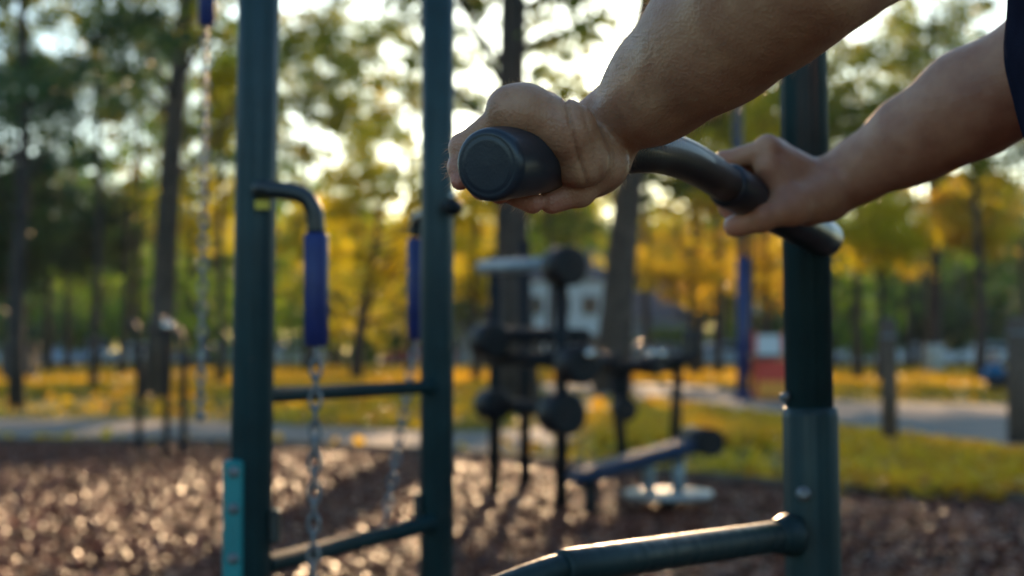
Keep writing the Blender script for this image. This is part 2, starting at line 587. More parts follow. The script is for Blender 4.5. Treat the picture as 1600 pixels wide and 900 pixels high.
def fluted(an):
    """extruded post section: four shallow double flutes"""
    q = 0
    for c_ in (0, .5 * math.pi, math.pi, 1.5 * math.pi):
        d_ = (an - c_ + math.pi) % (2 * math.pi) - math.pi
        q += .10 * math.exp(-((abs(d_) - .20) / .085) ** 2)
    return 1 - q


dip = thing('dip_station', (post_x, post_y, 0), 'dark green dip station whose bent rubber-gripped handlebar the two hands hold', 'exercise station')
MB().tube([(post_x + .003, post_y, .70), (post_x - .012, post_y, 2.45)], .0275, 48, prof=fluted).build('post', M['steel'], dip)
s_ = MB().tube([(post_x + .010, post_y, -.05), (post_x + .002, post_y, .925), (post_x + .002, post_y, .935), (post_x + .002, post_y, .936)], [.0318, .0318, .0305, .027], 48, prof=fluted)
s_.build('post_sleeve', M['steel'], dip)
MB().sphere((post_x - .012, post_y, 2.45), .0285, 20, (1, 1, .5)).build('post_cap', M['black'], dip)
# handlebar: grip - bend - grip - post
hp = [A0 + (A1 - A0) * .15, A0 + (A1 - A0) * .6, A1, at(962, 236, 1.075), at(1000, 235, 1.105), at(1032, 237, 1.15), at(1070, 249, 1.215), at(1105, 268, 1.29), B0,
      B0 + (B1 - B0) * .5, B1 - (B1 - B0) * .03, at(1290, 374, 1.60)]
MB().tube(spline(hp, 8), .0178, 28).build('handlebar', M['bar'], dip)
ug = u_of(A0, A1)
g_pts = []; g_r = []
for s0, rr in ((-.0005, .001), (0, .015), (0, .0172), (.0006, .0182), (.0004, .0192), (.0006, .0205), (.0018, .0222), (.0040, .0233), (.008, GR), (.06, GR), (.135, GR), (.165, GR - .0006), (.168, GR - .002), (.169, .017)):
    g_pts.append(A0 + ug * s0); g_r.append(rr)
# straight grip, ends where the bar starts to bend
g = MB()
N = len(g_pts)
g.tube(g_pts, g_r, 56, cap=True)
# recompute with a fixed frame so the tiny steps at the end cap stay round
g = MB()
upv = np.array([0, 0, 1.0]); upv -= ug * (upv @ ug); upv /= np.linalg.norm(upv); sdv = np.cross(ug, upv)
vs = []
for P_, rr in zip(g_pts, g_r):
    for k in range(56):
        an = 2 * math.pi * k / 56
        vs.append(P_ + rr * (math.cos(an) * upv + math.sin(an) * sdv))
fs = [(i * 56 + k, i * 56 + (k + 1) % 56, (i + 1) * 56 + (k + 1) % 56, (i + 1) * 56 + k) for i in range(N - 1) for k in range(56)]
fs.append(tuple(range(55, -1, -1)))
g.add(vs, fs, True)
g.build('grip', M['rubber'], dip)
ub = u_of(B0, B1)
gp = [B0 + ub * s0 for s0 in (-.001, 0, .003, .006, .05, .10, .15, .20, .232)]
gp += [at(1291, 373, 1.583), at(1295, 371, 1.590)]
MB().tube(gp, [.018, .0195, .021, GR2, GR2, GR2, GR2, GR2, GR2, GR2 * .93, GR2 * .55], 40).build('grip', M['rubber'], dip)
MB().tube([(post_x, post_y, .0), (post_x, post_y, .012)], .075, 32).build('base_plate', M['steel'], dip)
# lower tube
L0 = at(1235, 838, 1.585); L1 = at(876, 888, 1.345)
L0[2] = L1[2] = .795
ul = u_of(L0, L1)
L2 = L1 + ul * .42
MB().tube(ball_end([L0 + ul * .012, L1 - ul * .006, L1 - ul * .001, L1], .0001)[0][:4], [.0172, .0172, .0165, .0142], 36).build('tube_sleeve', M['tubesteel'], dip)
MB().tube([L0, L0 + ul * .008, L0 + ul * .018, L0 + ul * .03], [.024, .0235, .020, .0176], 30).build('collar', M['tubesteel'], dip)
down = [L1 - ul * .03, L1 + ul * .03 - np.array([0, 0, .003]), L1 + ul * .2 - np.array([0, 0, .035]), L1 + ul * .34 - np.array([0, 0, .06]), L2 + np.array([0, 0, -.10]), L2 + ul * .03 + np.array([0, 0, -.17]), L2 + ul * .03 + np.array([0, 0, -.78])]
MB().tube(spline(down, 6), .0132, 28).build('lower_tube', M['tubesteel'], dip)


def bolt(c, nrm, r_, material, parent):
    c = np.array(c); nrm = np.array(nrm, float); nrm /= np.linalg.norm(nrm)
    b_ = MB().tube([c - nrm * .004, c + nrm * .0015, c + nrm * .0018, c + nrm * .005, c + nrm * .007], [r_ * 1.35, r_ * 1.35, r_, r_ * .95, r_ * .55], 14)
    return b_.build('bolt', material, parent)


q = at(1254, 771, 1.585)
bolt((q[0], post_y - .0315, q[2]), (-.12, -1, 0), .0062, M['galv'], dip)
q = at(1254, 771, 1.585)
bolt((post_x - .0285, post_y - .012, .948), (-1, -.4, 0), .004, M['galv'], dip)
for zz in (1.5, 1.9):
    bolt((post_x, post_y - .0265, zz), (0, -1, 0), .0055, M['galv'], dip)

# ================================================================== LADDER FRAME
lx, ly = at(396, 548, 2.20)[0], 2.20
mx_, my = at(683, 548, 2.78)[0], 2.78
frame = thing('ladder_frame', ((lx + mx_) / 2, (ly + my) / 2, 0), 'dark green two-post ladder frame with rungs and bent side arms', 'exercise frame')
for (x_, y_) in ((lx, ly), (mx_, my)):
    kx = .009 if x_ == lx else 0
    MB().tube([(x_ - 1.05 * kx, y_, -.05), (x_ + 1.62 * kx, y_, 2.62)], .0325, 48, prof=fluted).build('post', M['steel'], frame)
    MB().sphere((x_ + 1.62 * kx, y_, 2.62), .033, 16, (1, 1, .5)).build('post_cap', M['black'], frame)
    MB().tube([(x_, y_, 0), (x_, y_, .012)], .09, 28).build('base_plate', M['steel'], frame)
for zz, rr in ((.93, .0125), (.668, .0155), (2.3, .0155), (.30, .0155)):
    dv = u_of(np.array([lx, ly, zz]), np.array([mx_, my, zz]))
    a = np.array([lx, ly, zz]) + dv * .028; b_ = np.array([mx_, my, zz]) - dv * .028
    MB().tube([a, a + dv * .008, a + dv * .012, b_ - dv * .012, b_ - dv * .008, b_], [rr * 1.25, rr * 1.2, rr, rr, rr * 1.2, rr * 1.25], 24).build('rung', M['rungsteel'], frame)
# side arm on the left post
P_ = [at(405, 300, 2.18), at(425, 297, 2.16), at(458, 300, 2.15), at(480, 311, 2.15), at(491, 332, 2.15), at(494, 365, 2.15)]
MB().tube(spline(P_, 6), .0135, 20).build('side_arm', M['steel_dark'], frame)
MB().sphere(at(412, 294, 2.16), .0165, 16, (1.1, .8, .8)).build('clamp', M['steel_dark'], frame)
MB().box(at(410, 320, 2.168), (.022, .004, .014)).build('sticker', M['yellow'], frame)
# side arm behind the middle post and the one reaching back from the left post top
P_ = [(mx_, my, at(0, 330, 2.8)[2]), at(665, 335, 2.9), at(652, 345, 2.95), at(650, 368, 2.96)]
MB().tube(spline(P_, 6), .0135, 20).build('side_arm', M['steel_dark'], frame)
T3 = at(323, -70, 3.0)
P_ = [(lx, ly, T3[2] + .06), (lx - .05, ly + .25, T3[2] + .075), (T3[0], T3[1] - .1, T3[2] + .07), (T3[0], T3[1], T3[2] + .04), tuple(T3)]
MB().tube(spline(P_, 6), .0135, 20).build('side_arm', M['steel_dark'], frame)
MB().tube([at(694, 324, 2.76), at(706, 324, 2.74)], .010, 16).sphere(at(708, 324, 2.735), .0205, 20, (1, 1, .85)).build('knob', M['black'], frame)
MB().sphere(at(707, 306, 2.735), .0065, 14).build('knob_glint_ball', M['polished'], frame)  # small polished ball added to make the sun glint by the knob
# teal plate with bolts
MB().box((at(369, 800, 2.18)[0], ly - .021, at(0, 718, 2.17)[2] - .20), (.031, .030, .40), bev=.004).build('teal_plate', M['teal'], frame)
for py in (737, 794, 871):
    q = at(366, py, 2.16)
    bolt((q[0], ly - .036, q[2]), (-.2, -1, 0), .0065, M['galv'], frame)
MB().box((lx + .036, ly, at(0, 820, 2.2)[2]), (.016, .03, .052), bev=.003).build('bracket', M['steel_dark'], frame)
MB().box((mx_ - .036, my - .01, at(0, 795, 2.78)[2]), (.016, .03, .066), bev=.003).build('bracket', M['steel_dark'], frame)


def chain_obj(pts_a, pts_b, label, sleeve_top, sleeve_bot, sr, linkr=.0085):
    t_ = thing('pull_chain', tuple(sleeve_top), label, 'chain', 'chains hanging from the frame arms')
    a = np.array(sleeve_top); b_ = np.array(sleeve_bot); d_ = u_of(a, b_)
    MB().tube([a, a + d_ * .004, b_ - d_ * .004, b_], [sr * .8, sr, sr, sr * .8], 24).build('blue_sleeve', M['blue'], t_)
    c = MB()
    A = np.array(pts_a); B = np.array(pts_b)
    L = np.linalg.norm(B - A); dn = (B - A) / L
    step = .0235
    nl = int(L / step)
    side = np.cross(dn, [0, 1, 0]); side /= np.linalg.norm(side); oth = np.cross(dn, side)
    for i in range(nl):
        ce = A + dn * step * (i + .5)
        w_ = side if i % 2 else oth
        ring = []
        for k in range(12):
            an = 2 * math.pi * k / 12
            ring.append(ce + dn * math.cos(an) * (step * .5 + .0045) + w_ * math.sin(an) * linkr)
        c.tube(ring, .0028, 6, closed=True)
    c.build('chain', M['galv'], t_)
    e = MB().sphere(B, .011, 14)
    e.build('end_ball', M['galv'], t_)
    return t_


chain_obj(at(494, 540, 2.15), at(486, 1150, 2.15), 'chain with long blue sleeve hanging between the two ladder posts', at(494, 364, 2.15), at(494, 541, 2.15), .0185)
chain_obj(at(650, 531, 2.96), at(600, 828, 2.75), 'slanting chain whose blue sleeve is mostly hidden behind the middle post', at(650, 372, 2.96), at(650, 531, 2.96), .0185, .008)
chain_obj(at(323, 40, 3.0), at(313, 650, 3.0), 'thin chain hanging far left of the frame, its blue sleeve at the photo top', T3, at(323, 41, 3.0), .0185, .009)

# ================================================================== PERSON
print('lens of finger bones:')


class Hand:
    """joint positions of a hand closed on a bar"""
    def __init__(s, P0, axis, W):
        s.P0 = P0; s.u = axis; s.W = W
        z = np.array([0, 0, 1.0])
        s.el = np.cross(z, axis); s.el /= np.linalg.norm(s.el)
        s.eu = np.cross(axis, s.el); s.eu /= np.linalg.norm(s.eu)

    def pt(s, sax, phi, rad):
        p_ = R(phi)
        return s.P0 + s.u * sax + rad * (math.cos(p_) * s.eu + math.sin(p_) * s.el)


def finger(js, rads, sd, red, nail_dir=None):
    L = [np.linalg.norm(js[i + 1] - js[i]) * 1000 for i in range(3)]
    print('  ', [round(x) for x in L])
    pr = []
    for i in range(3):
        pr.append(cap(js[i], js[i + 1], rads[i], rads[i + 1]))
    # joint swellings
    pr.append(cap(js[1], js[1], rads[1] * 1.07)); pr.append(cap(js[2], js[2], rads[2] * 1.05))
    sd.group(pr, .003, .0028)
    red.append((js[3], .014)); red.append((js[1], .009)); red.append((js[2], .007))


# ---- near (left) hand
VOX = .00135
near = Sdf((-.055, .74, 1.06), (.36, 1.13, 1.36), VOX)
W1 = at(926, 220, 1.035)
E1 = at(1268, -74, .84)
SH1 = np.array([.46, .97, 1.38])
H = Hand(A0, ug, W1)
red1 = []
mcp = [H.pt(.036, -2, .0335), H.pt(.053, 2, .0345), H.pt(.071, -3, .0335), H.pt(.088, -6, .0325)]
jp = [
    [mcp[0], H.pt(.031, 70, .0352), H.pt(.026, 92, .0338), H.pt(.021, 107, .0330)],
    [mcp[1], H.pt(.046, 72, .0365), H.pt(.043, 100, .0345), H.pt(.041, 122, .0320)],
    [mcp[2], H.pt(.063, 74, .0370), H.pt(.061, 106, .0345), H.pt(.060, 132, .0315)],
    [mcp[3], H.pt(.082, 72, .0370), H.pt(.075, 122, .0340), H.pt(.073, 170, .0300)]]
rd = [[.0092, .0082, .0074, .0064], [.0108, .0092, .0082, .0073], [.0112, .0096, .0086, .0075], [.0112, .0096, .0086, .0075]]
# forearm
fa = u_of(W1, E1)
bk = np.array([-.45, -.30, .84]); bk -= fa * (bk @ fa); bk /= np.linalg.norm(bk)      # back-of-wrist normal
sdw = np.cross(fa, bk)
arm = [cap(W1 + fa * .006, W1 + fa * .03, .0220, .0240, (bk, 1.10)),
       cap(W1 + fa * .03, W1 + fa * .085, .0250, .0325, (bk, 1.06)),
       cap(W1 + fa * .085, W1 + fa * .150, .0330, .0415),
       cap(W1 + fa * .150, W1 + fa * .205, .0435, .0455),
       cap(W1 + fa * .205, E1, .0455, .042),
       cap(W1 + fa * .07 - bk * .006, W1 + fa * .19 - bk * .006, .028, .038),      # flexor belly
       cap(W1 + fa * .10 + bk * .006, W1 + fa * .2 + bk * .008, .026, .038)]
near.group(arm, .016, .01)
ua = u_of(E1, SH1)
near.group([cap(E1, E1 + ua * .10, .044, .050), cap(E1 + ua * .10, SH1, .051, .058)], .02, .03)
# carpus and palm
ca = W1 - fa * .014 - np.array([0, 0, .006])
near.group([cap(ca, W1 + fa * .01, .0235, .0265, (bk, 1.15))], .01, .012)
pal = []
car = [ca + (-ug) * .016 - np.array([0, 0, .006]), ca - ug * .006, ca + ug * .006, ca + ug * .015]
for i in range(4):
    pal.append(cap(car[i], mcp[i], .0132, [.0098, .0108, .0115, .0115][i]))
heel = at(880, 243, .972)
pal.append(cap(car[0] + np.array([.0, -.002, -.004]), heel, .018, .0165))
pal.append(cap(H.pt(.040, 4, .0335), heel, .0105, .0150))
pal.append(cap(H.pt(.040, 4, .0335), mcp[0], .0105, .0110))
basep = cap(at(926, 250, 1.015), at(908, 236, 1.01), .0200, .020)     # base of the palm
fil = [basep, cap(H.pt(.044, -14, .0335), H.pt(.062, -56, .0330), .0115, .0120), cap(H.pt(.062, -56, .0330), H.pt(.078, -100, .0320), .0120, .0125),
        cap(mcp[0], H.pt(.060, -50, .0345), .0100, .0120), cap(H.pt(.052, -12, .037), W1 - ug * .010 - np.array([0, 0, .012]), .0115, .0145), cap(H.pt(.064, -62, .0365), W1 - ug * .012 - np.array([0, 0, .016]), .0145, .0165),
        cap(H.pt(.078, -95, .034), W1 - ug * .004 - np.array([0, 0, .016]), .0140, .0190)]
near.group(pal, .0065, .010)
near.group(fil, .014, .015)
# tendons and knuckles on the back of the hand
for i, m_ in enumerate(mcp):
    a = car[i] + bk * .0125
    near.group([cap(a, m_ + H.eu * .0095, .0020, .0026)], .003, .0040)
    near.group([cap(m_ + H.eu * .002, m_ + H.eu * .002, [.0092, .0098, .0100, .0095][i])], .002, .0030)
for i in range(4):
    finger(jp[i], rd[i], near, red1)
# thumb under the bar
tj = [at(935, 252, 1.045), H.pt(.112, 256, .034), H.pt(.096, 220, .0310), H.pt(.084, 188, .0300)]
finger(tj, [.017, .0125, .0110, .0088], near, red1)
near.group([cap(tj[0], tj[1], .021, .015)], .01, .012)
# ulna head, wrist crease
ul_h = W1 + fa * .012 - ug * .020 + bk * .008
near.group([cap(ul_h, ul_h + fa * .012, .0095)], .004, .014)
cn = u_of(at(890, 172, .93), at(908, 258, .94))
cp = at(893, 205, .932)
sl_, ax = near.sub(cp - .07, cp + .07)
X, Y, Z = ax[0][:, None, None], ax[1][None, :, None], ax[2][None, None, :]
# crease plane holds the view-independent line along the wrist fold
pn = np.cross(cn, np.array([-.05, -1.0, .12])); pn /= np.linalg.norm(pn)
bow = (X - cp[0]) * cn[0] + (Y - cp[1]) * cn[1] + (Z - cp[2]) * cn[2]
dp = (X - cp[0]) * pn[0] + (Y - cp[1]) * pn[1] + (Z - cp[2]) * pn[2] + 2.2 * bow * bow
dist = np.sqrt((X - cp[0]) ** 2 + (Y - cp[1]) ** 2 + (Z - cp[2]) ** 2)
fade = np.clip(1.6 - dist / .034, 0, 1)
near.D[sl_] += (.0026 * np.exp(-(dp / .0014) ** 2) * fade).astype(np.float32)
near.D[sl_] += (.0009 * np.exp(-((dp + .010) / .0018) ** 2) * fade).astype(np.float32)
# shallow folds over the knuckle webbing
for i in range(3):
    c0 = (mcp[i] + mcp[i + 1]) / 2 + (jp[i][1] - mcp[i]) * .25 + H.eu * .006
    c1 = c0 + (car[i] - mcp[i]) * .45
    sl2, ax2 = near.sub(np.minimum(c0, c1) - .02, np.maximum(c0, c1) + .02)
    dd = near.prim(ax2, cap(c0, c1, 0, 0))
    near.D[sl2] += (.0034 * np.exp(-(dd / .0042) ** 2)).astype(np.float32)
for off, l0, l1, rr in ((.35, .0, .15, .0042), (-.35, .01, .13, .0040), (-.9, .02, .12, .0035)):
    sdn_ = -sdw if (sdw @ np.array([0, -1.0, 0])) < 0 else sdw
    n_d = math.cos(off) * sdn_ + math.sin(off) * bk
    near.group([cap(W1 + fa * l0 + n_d * .0200, W1 + fa * l1 + n_d * .0350, rr, rr * .8)], .004, .009)
V1, F1 = near.mesh(); del near
V1 = smooth_mesh(V1, F1, 1, .4)

# ---- far (right) hand
far = Sdf((.15, 1.14, 1.06), (.62, 1.58, 1.40), .0017)
W2 = at(1316, 282, 1.445)
E2 = at(1662, 72, 1.30)
SH2 = np.array([.72, 1.30, 1.42])
K = Hand(B0, ub, W2)
red2 = []
mcp2 = [K.pt(.052, -22, .050), K.pt(.072, -20, .052), K.pt(.092, -20, .050), K.pt(.110, -22, .046)]
jp2 = [
    [mcp2[0], K.pt(.038, 32, .0395), K.pt(.060, 66, .0330), K.pt(.078, 88, .0300)],
    [mcp2[1], K.pt(.060, 40, .0435), K.pt(.068, 84, .0340), K.pt(.078, 120, .0305)],
    [mcp2[2], K.pt(.082, 42, .0430), K.pt(.084, 95, .0360), K.pt(.086, 145, .0305)],
    [mcp2[3], K.pt(.104, 42, .0390), K.pt(.106, 88, .0330), K.pt(.108, 128, .0290)]]
rd2 = [rd[3], rd[2], rd[1], rd[0]]
fb = u_of(W2, E2)
bk2 = np.array([-.3, -.35, .85]); bk2 -= fb * (bk2 @ fb); bk2 /= np.linalg.norm(bk2)
far.group([cap(W2 - fb * .004, W2 + fb * .03, .0300, .030, (bk2, 1.05)),
           cap(W2 + fb * .03, W2 + fb * .085, .0305, .039),
           cap(W2 + fb * .085, W2 + fb * .150, .040, .0475),
           cap(W2 + fb * .150, E2, .0485, .044),
           cap(W2 + fb * .07 - bk2 * .006, W2 + fb * .19 - bk2 * .010, .030, .042)], .02, .01)
ub2 = u_of(E2, SH2)
far.group([cap(E2, SH2, .044, .056)], .02, .03)
ca2 = W2 - fb * .014
car2 = [ca2 - ub * .014, ca2 - ub * .005, ca2 + ub * .006, ca2 + ub * .016]
far.group([cap(ca2, W2 + fb * .01, .0275, .029, (bk2, 1.1))], .01, .014)
pal = []
for i in range(4):
    pal.append(cap(car2[i], mcp2[i], .0155, [.0125, .0125, .0122, .0115][i]))
pal.append(cap(car2[0] - np.array([0, 0, .012]), mcp2[0] - np.array([0, 0, .016]), .017, .0125))
far.group(pal, .009, .014)
for i, m_ in enumerate(mcp2):
    far.group([cap(m_ + K.eu * .0025, m_ + K.eu * .0025, [.0118, .0118, .0112, .010][i])], .003, .006)
    far.group([cap(car2[i] + bk2 * .013, m_ + K.eu * .004, .0022, .0026)], .003, .006)
    finger(jp2[i], rd2[i], far, red2)
tj2 = [at(1290, 300, 1.425), at(1238, 322, 1.400), at(1188, 341, 1.392), at(1148, 353, 1.402)]
finger(tj2, [.0185, .0148, .0134, .0112], far, red2)
far.group([cap(tj2[0], tj2[1], .0225, .0155), cap(tj2[1], mcp2[0] - np.array([0, 0, .018]), .014, .0105), cap(at(1262, 326, 1.425), at(1290, 315, 1.44), .018, .021)], .012, .012)
V2, F2 = far.mesh(); del far
V2 = smooth_mesh(V2, F2, 2, .4)


# ---- torso, head: coarse skin under the clothes and above the collar
hipc = np.array([.74, 1.10, .93]); che = np.array([.60, 1.135, 1.28]); nk = np.array([.585, 1.135, 1.47])
shd = u_of(SH1, SH2)
fwd = np.cross(shd, [0, 0, 1.0]); fwd /= np.linalg.norm(fwd)
if fwd[0] > 0: fwd = -fwd
hd = nk + fwd * .045 + np.array([0, 0, .135])
core = Sdf((.30, .80, .85), (1.0, 1.5, 1.86), .006)
core.group([cap(hipc, che, .095, .10, (fwd, 1.2)), cap(SH1 + shd * .05, SH2 - shd * .05, .06, .06), cap(che - shd * .07 + [0, 0, .02], che + shd * .07 + [0, 0, .02], .095, .095, (fwd, 1.35)),
            cap(nk - [0, 0, .08], nk + [0, 0, .06] + fwd * .02, .062, .056)], .04, .02)
core.group([cap(hd + [0, 0, .045] - fwd * .012, hd + [0, 0, .03] + fwd * .01, .082, .080), cap(hd + [0, 0, .0] + fwd * .02, hd - [0, 0, .065] + fwd * .058, .062, .034, (shd, 1.05))], .03, .02)
fc = hd + fwd * .092
core.group([cap(fc + [0, 0, .022], fc + fwd * .006 + [0, 0, -.012], .007, .011)], .006, .008)      # nose
core.group([cap(fc + [0, 0, .035] - shd * .028 - fwd * .008, fc + [0, 0, .035] + shd * .028 - fwd * .008, .010, .010)], .006, .014)  # brow
core.group([cap(fc + [0, 0, -.040] - shd * .016 - fwd * .002, fc + [0, 0, -.040] + shd * .016 - fwd * .002, .007, .007)], .004, .008)  # lips
for s0 in (-1, 1):
    e_ = hd + shd * s0 * .079 - fwd * .008 + [0, 0, .005]
    core.group([cap(e_ - [0, 0, .018], e_ + [0, 0, .022] - fwd * .004, .009, .013, (shd, 1.8))], .003, .005)
V3, F3 = core.mesh(); del core

V = np.concatenate([V1, V2, V3]); F = np.concatenate([F1, F2 + len(V1), F3 + len(V1) + len(V2)])
redv = np.zeros(len(V)); nail = np.zeros(len(V))
for c_, r_ in red1 + red2:
    redv = np.maximum(redv, .75 * np.exp(-((V - c_) ** 2).sum(1) / (r_ * r_)))
# thumbnail of the far hand faces up and away from the bar
nd = u_of(tj2[2], tj2[3])
npos = tj2[3] + nd * .001
nn_ = np.array([.1, -.35, .9]); nn_ -= nd * (nn_ @ nd); nn_ /= np.linalg.norm(nn_)
rel = V - npos
al = rel @ nd; sdn = rel @ np.cross(nd, nn_); ht = rel @ nn_
nail = (((al / .0085) ** 2 + (sdn / .0062) ** 2 < 1) & (ht > .002)).astype(float)
person = thing('person', (float(hipc[0]), float(hipc[1]), 0), 'person in a navy shirt leaning in from the right, both hands gripping the handlebar', 'person')
body = np_mesh('body', V, F, M['skin'], person, True, {'red': ('POINT', redv), 'nail': ('POINT', nail)})
me = body.data

# ---- fine hair on forearms and backs of hands
nrm = np.zeros((len(me.vertices), 3), np.float32)
me.vertex_normals.foreach_get('vector', nrm.ravel()) if hasattr(me, 'vertex_normals') else None
nr = np.array([v_.vector for v_ in me.vertex_normals]) if not nrm.any() else nrm
hv = []; hf = []


def grow(idx, W, fa_, bkv, count, lo_t, hi_t):
    rel_ = V[idx] - W
    tt = rel_ @ fa_
    ok = idx[(tt > lo_t) & (tt < hi_t)]
    pick = rng.choice(ok, count)
    for i in pick:
        n_ = nr[i]; tt_ = (V[i] - W) @ fa_
        back = n_ @ bkv
        if tt_ < .0 and back < .45: continue
        if tt_ > .15 and rng.random() < .6: continue
        if back < -.2 and rng.random() < .35: continue
        L = rng.uniform(.003, .0075) * (.6 if tt_ < 0 else 1)
        side = np.cross(n_, fa_)
        d_ = n_ * rng.uniform(.35, .9) - fa_ * rng.uniform(.2, .9) + side * rng.normal(0, .35)
        d_ /= np.linalg.norm(d_)
        cur = -fa_ * rng.uniform(.1, .5) + n_ * rng.uniform(-.4, .1) + side * rng.normal(0, .25)
        p0 = V[i] - n_ * .0004 + side * rng.normal(0, .001)
        e1 = np.cross(d_, fa_ + .01); e1 /= np.linalg.norm(e1); e2 = np.cross(d_, e1)
        o = len(hv)
        for k in range(4):
            s_k = k / 3
            c_ = p0 + d_ * L * s_k + cur * L * s_k * s_k * .6
            rr = .000065 * (1 - .8 * s_k)
            for an in (0, 2.094, 4.189):
                hv.append(c_ + rr * (math.cos(an) * e1 + math.sin(an) * e2))
        for k in range(3):
            for j in range(3):
                j2 = (j + 1) % 3
                hf.append((o + k * 3 + j, o + k * 3 + j2, o + (k + 1) * 3 + j2, o + (k + 1) * 3 + j))


grow(np.arange(len(V1)), W1, fa, bk, 11000, -.040, .20)
grow(np.arange(len(V2)) + len(V1), W2, fb, bk2, 2500, -.03, .2)
np_mesh('arm_hair', np.array(hv), np.array(hf), M['armhair'], person, True)

# ---- clothes
sh = Sdf((.26, .76, .80), (1.06, 1.56, 1.60), .006)
belly = np.array([.665, 1.105, 1.08])
sh.group([cap(hipc + [0, 0, -.03] - shd * .05, belly, .158, .145, (fwd, 1.08)), cap(hipc + [0, 0, -.03] + shd * .05, belly, .158, .145, (fwd, 1.08)), cap(belly, che, .150, .150, (fwd, 1.1)),
          cap(che - shd * .08, che + shd * .08, .140, .140, (fwd, 1.12)),
          cap(SH1 + shd * .06, SH2 - shd * .06, .075, .075),
          cap(che - shd * .10 + fwd * .068 + [0, 0, -.075], che - shd * .10 + fwd * .060 + [0, 0, .06], .090, .10)], .05, .02)
sh.group([cap(SH1, SH1 + u_of(SH1, E1) * .13, .070, .078)], .01, .03)
sh.group([cap(SH2, SH2 + u_of(SH2, E2) * .09, .068, .072)], .01, .03)
# folds
X = (sh.lo[0] + sh.vox * np.arange(sh.n[0]))[:, None, None]; Y = (sh.lo[1] + sh.vox * np.arange(sh.n[1]))[None, :, None]; Z = (sh.lo[2] + sh.vox * np.arange(sh.n[2]))[None, None, :]
sh.D += (.0045 * np.sin(X * 34 + Z * 21 + 2 * np.sin(Z * 17 + Y * 9)) * np.sin(Y * 29 - Z * 13)).astype(np.float32)
# neck opening and flat hem
sh.D = np.maximum(sh.D, .085 - np.sqrt((X - nk[0]) ** 2 + (Y - nk[1]) ** 2 + ((Z - nk[2] - .03) * 1.0) ** 2)).astype(np.float32)
sh.D = np.maximum(sh.D, (.845 - Z)).astype(np.float32)
Vs, Fs = sh.mesh(); del sh
np_mesh('shirt', Vs, Fs, M['shirt'], person, True)
# trousers and shoes
tr_ = Sdf((.52, .84, .02), (1.10, 1.40, 1.0), .008)
for s0 in (-1, 1):
    hp_ = hipc + shd * s0 * .085; kn = hp_ + np.array([.01 - .04 * s0, -.01, -.45]); an = kn + np.array([.05 + .05 * s0, .0, -.40])
    tr_.group([cap(hp_, kn, .090, .066), cap(kn, an, .066, .052)], .03, .03)
tr_.group([cap(hipc - shd * .05, hipc + shd * .05, .125, .125, (fwd, 1.15))], .03, .03)
Vs, Fs = tr_.mesh(); del tr_
np_mesh('trousers', Vs, Fs, M['trousers'], person, True)
for s0 in (-1, 1):
    hp_ = hipc + shd * s0 * .085; an = hp_ + np.array([.06 + .01 * s0, -.01, -.85])
    ft = np.array([an[0], an[1], .045])
    so_ = Sdf(ft - [.22, .22, .045 + .012], ft + [.22, .22, .12], .006)
    so_.group([cap(ft - fwd * .05, ft + fwd * .15 - [0, 0, .01], .045, .036, (shd, 1.05)), cap(ft, ft + [0, 0, .05], .045, .045)], .02, .01)
    Z = (so_.lo[2] + so_.vox * np.arange(so_.n[2]))[None, None, :]
    so_.D = np.maximum(so_.D, (.014 - Z)).astype(np.float32)
    Vs, Fs = so_.mesh()
    np_mesh('shoe', Vs, Fs, M['shoe'], person, True)
ha = Sdf(hd - .16, hd + .2, .006)
ha.group([cap(hd + [0, 0, .052] - fwd * .02, hd + [0, 0, .045] - fwd * .002, .086, .084), cap(hd - fwd * .045 + [0, 0, .02], hd - fwd * .05 - [0, 0, .03], .066, .05)], .02, .01)
X = (ha.lo[0] + ha.vox * np.arange(ha.n[0]))[:, None, None]; Y = (ha.lo[1] + ha.vox * np.arange(ha.n[1]))[None, :, None]; Z = (ha.lo[2] + ha.vox * np.arange(ha.n[2]))[None, None, :]
front = (X - hd[0]) * fwd[0] + (Y - hd[1]) * fwd[1]
ha.D = np.maximum(ha.D, (front - .045 - .6 * (Z - hd[2] - .045)).astype(np.float32) * .7)
ha.D += (.002 * np.sin(X * 160) * np.sin(Y * 170 + Z * 120)).astype(np.float32)
Vs, Fs = ha.mesh(); del ha
np_mesh('hair', Vs, Fs, M['hairh'], person, True)

# ================================================================== GROUND
def sheet(name, poly, z, material, kind='structure', n=1):
    """flat polygon in the ground"""
    me_ = bpy.data.meshes.new(name)
    me_.from_pydata([(x, y, z) for x, y in poly], [], [tuple(range(len(poly)))])
    me_.materials.append(material)
    o = bpy.data.objects.new(name, me_); C.objects.link(o)
    o['kind'] = kind
    return o


def strip(name, left, right, z, material):
    n_ = len(left)
    vs = [(p_[0], p_[1], z) for p_ in left] + [(p_[0], p_[1], z) for p_ in right]
    fs = [(i, i + 1, n_ + i + 1, n_ + i) for i in range(n_ - 1)]
    me_ = bpy.data.meshes.new(name); me_.from_pydata(vs, [], fs); me_.materials.append(material)
    o = bpy.data.objects.new(name, me_); C.objects.link(o); o['kind'] = 'structure'
    return o


sheet('ground', [(-900, -60), (900, -60), (900, 1200), (-900, 1200)], 0, M['grass'])


def G(px, py):
    """ground point at that pixel"""
    d_ = Fv + (px - 800) / FPX * Xv + (450 - py) / FPX * Uv
    t_ = -CAMZ / d_[2]
    return (CAM + t_ * d_)[:2]


# mulch bed edge (far side), seen from left to right
edge = [G(-420, 690), G(0, 697), G(350, 700), G(700, 716), G(950, 742), G(1150, 762), G(1320, 778), G(1600, 792), G(2300, 815)]
edge_s = [q[:2] for q in spline([(e[0], e[1], 0) for e in edge], 6)]
bed = [(e[0], e[1]) for e in edge_s] + [(9, -3), (-14, -3)]
sheet('mulch_bed', bed, .004, M['mulchbase'])
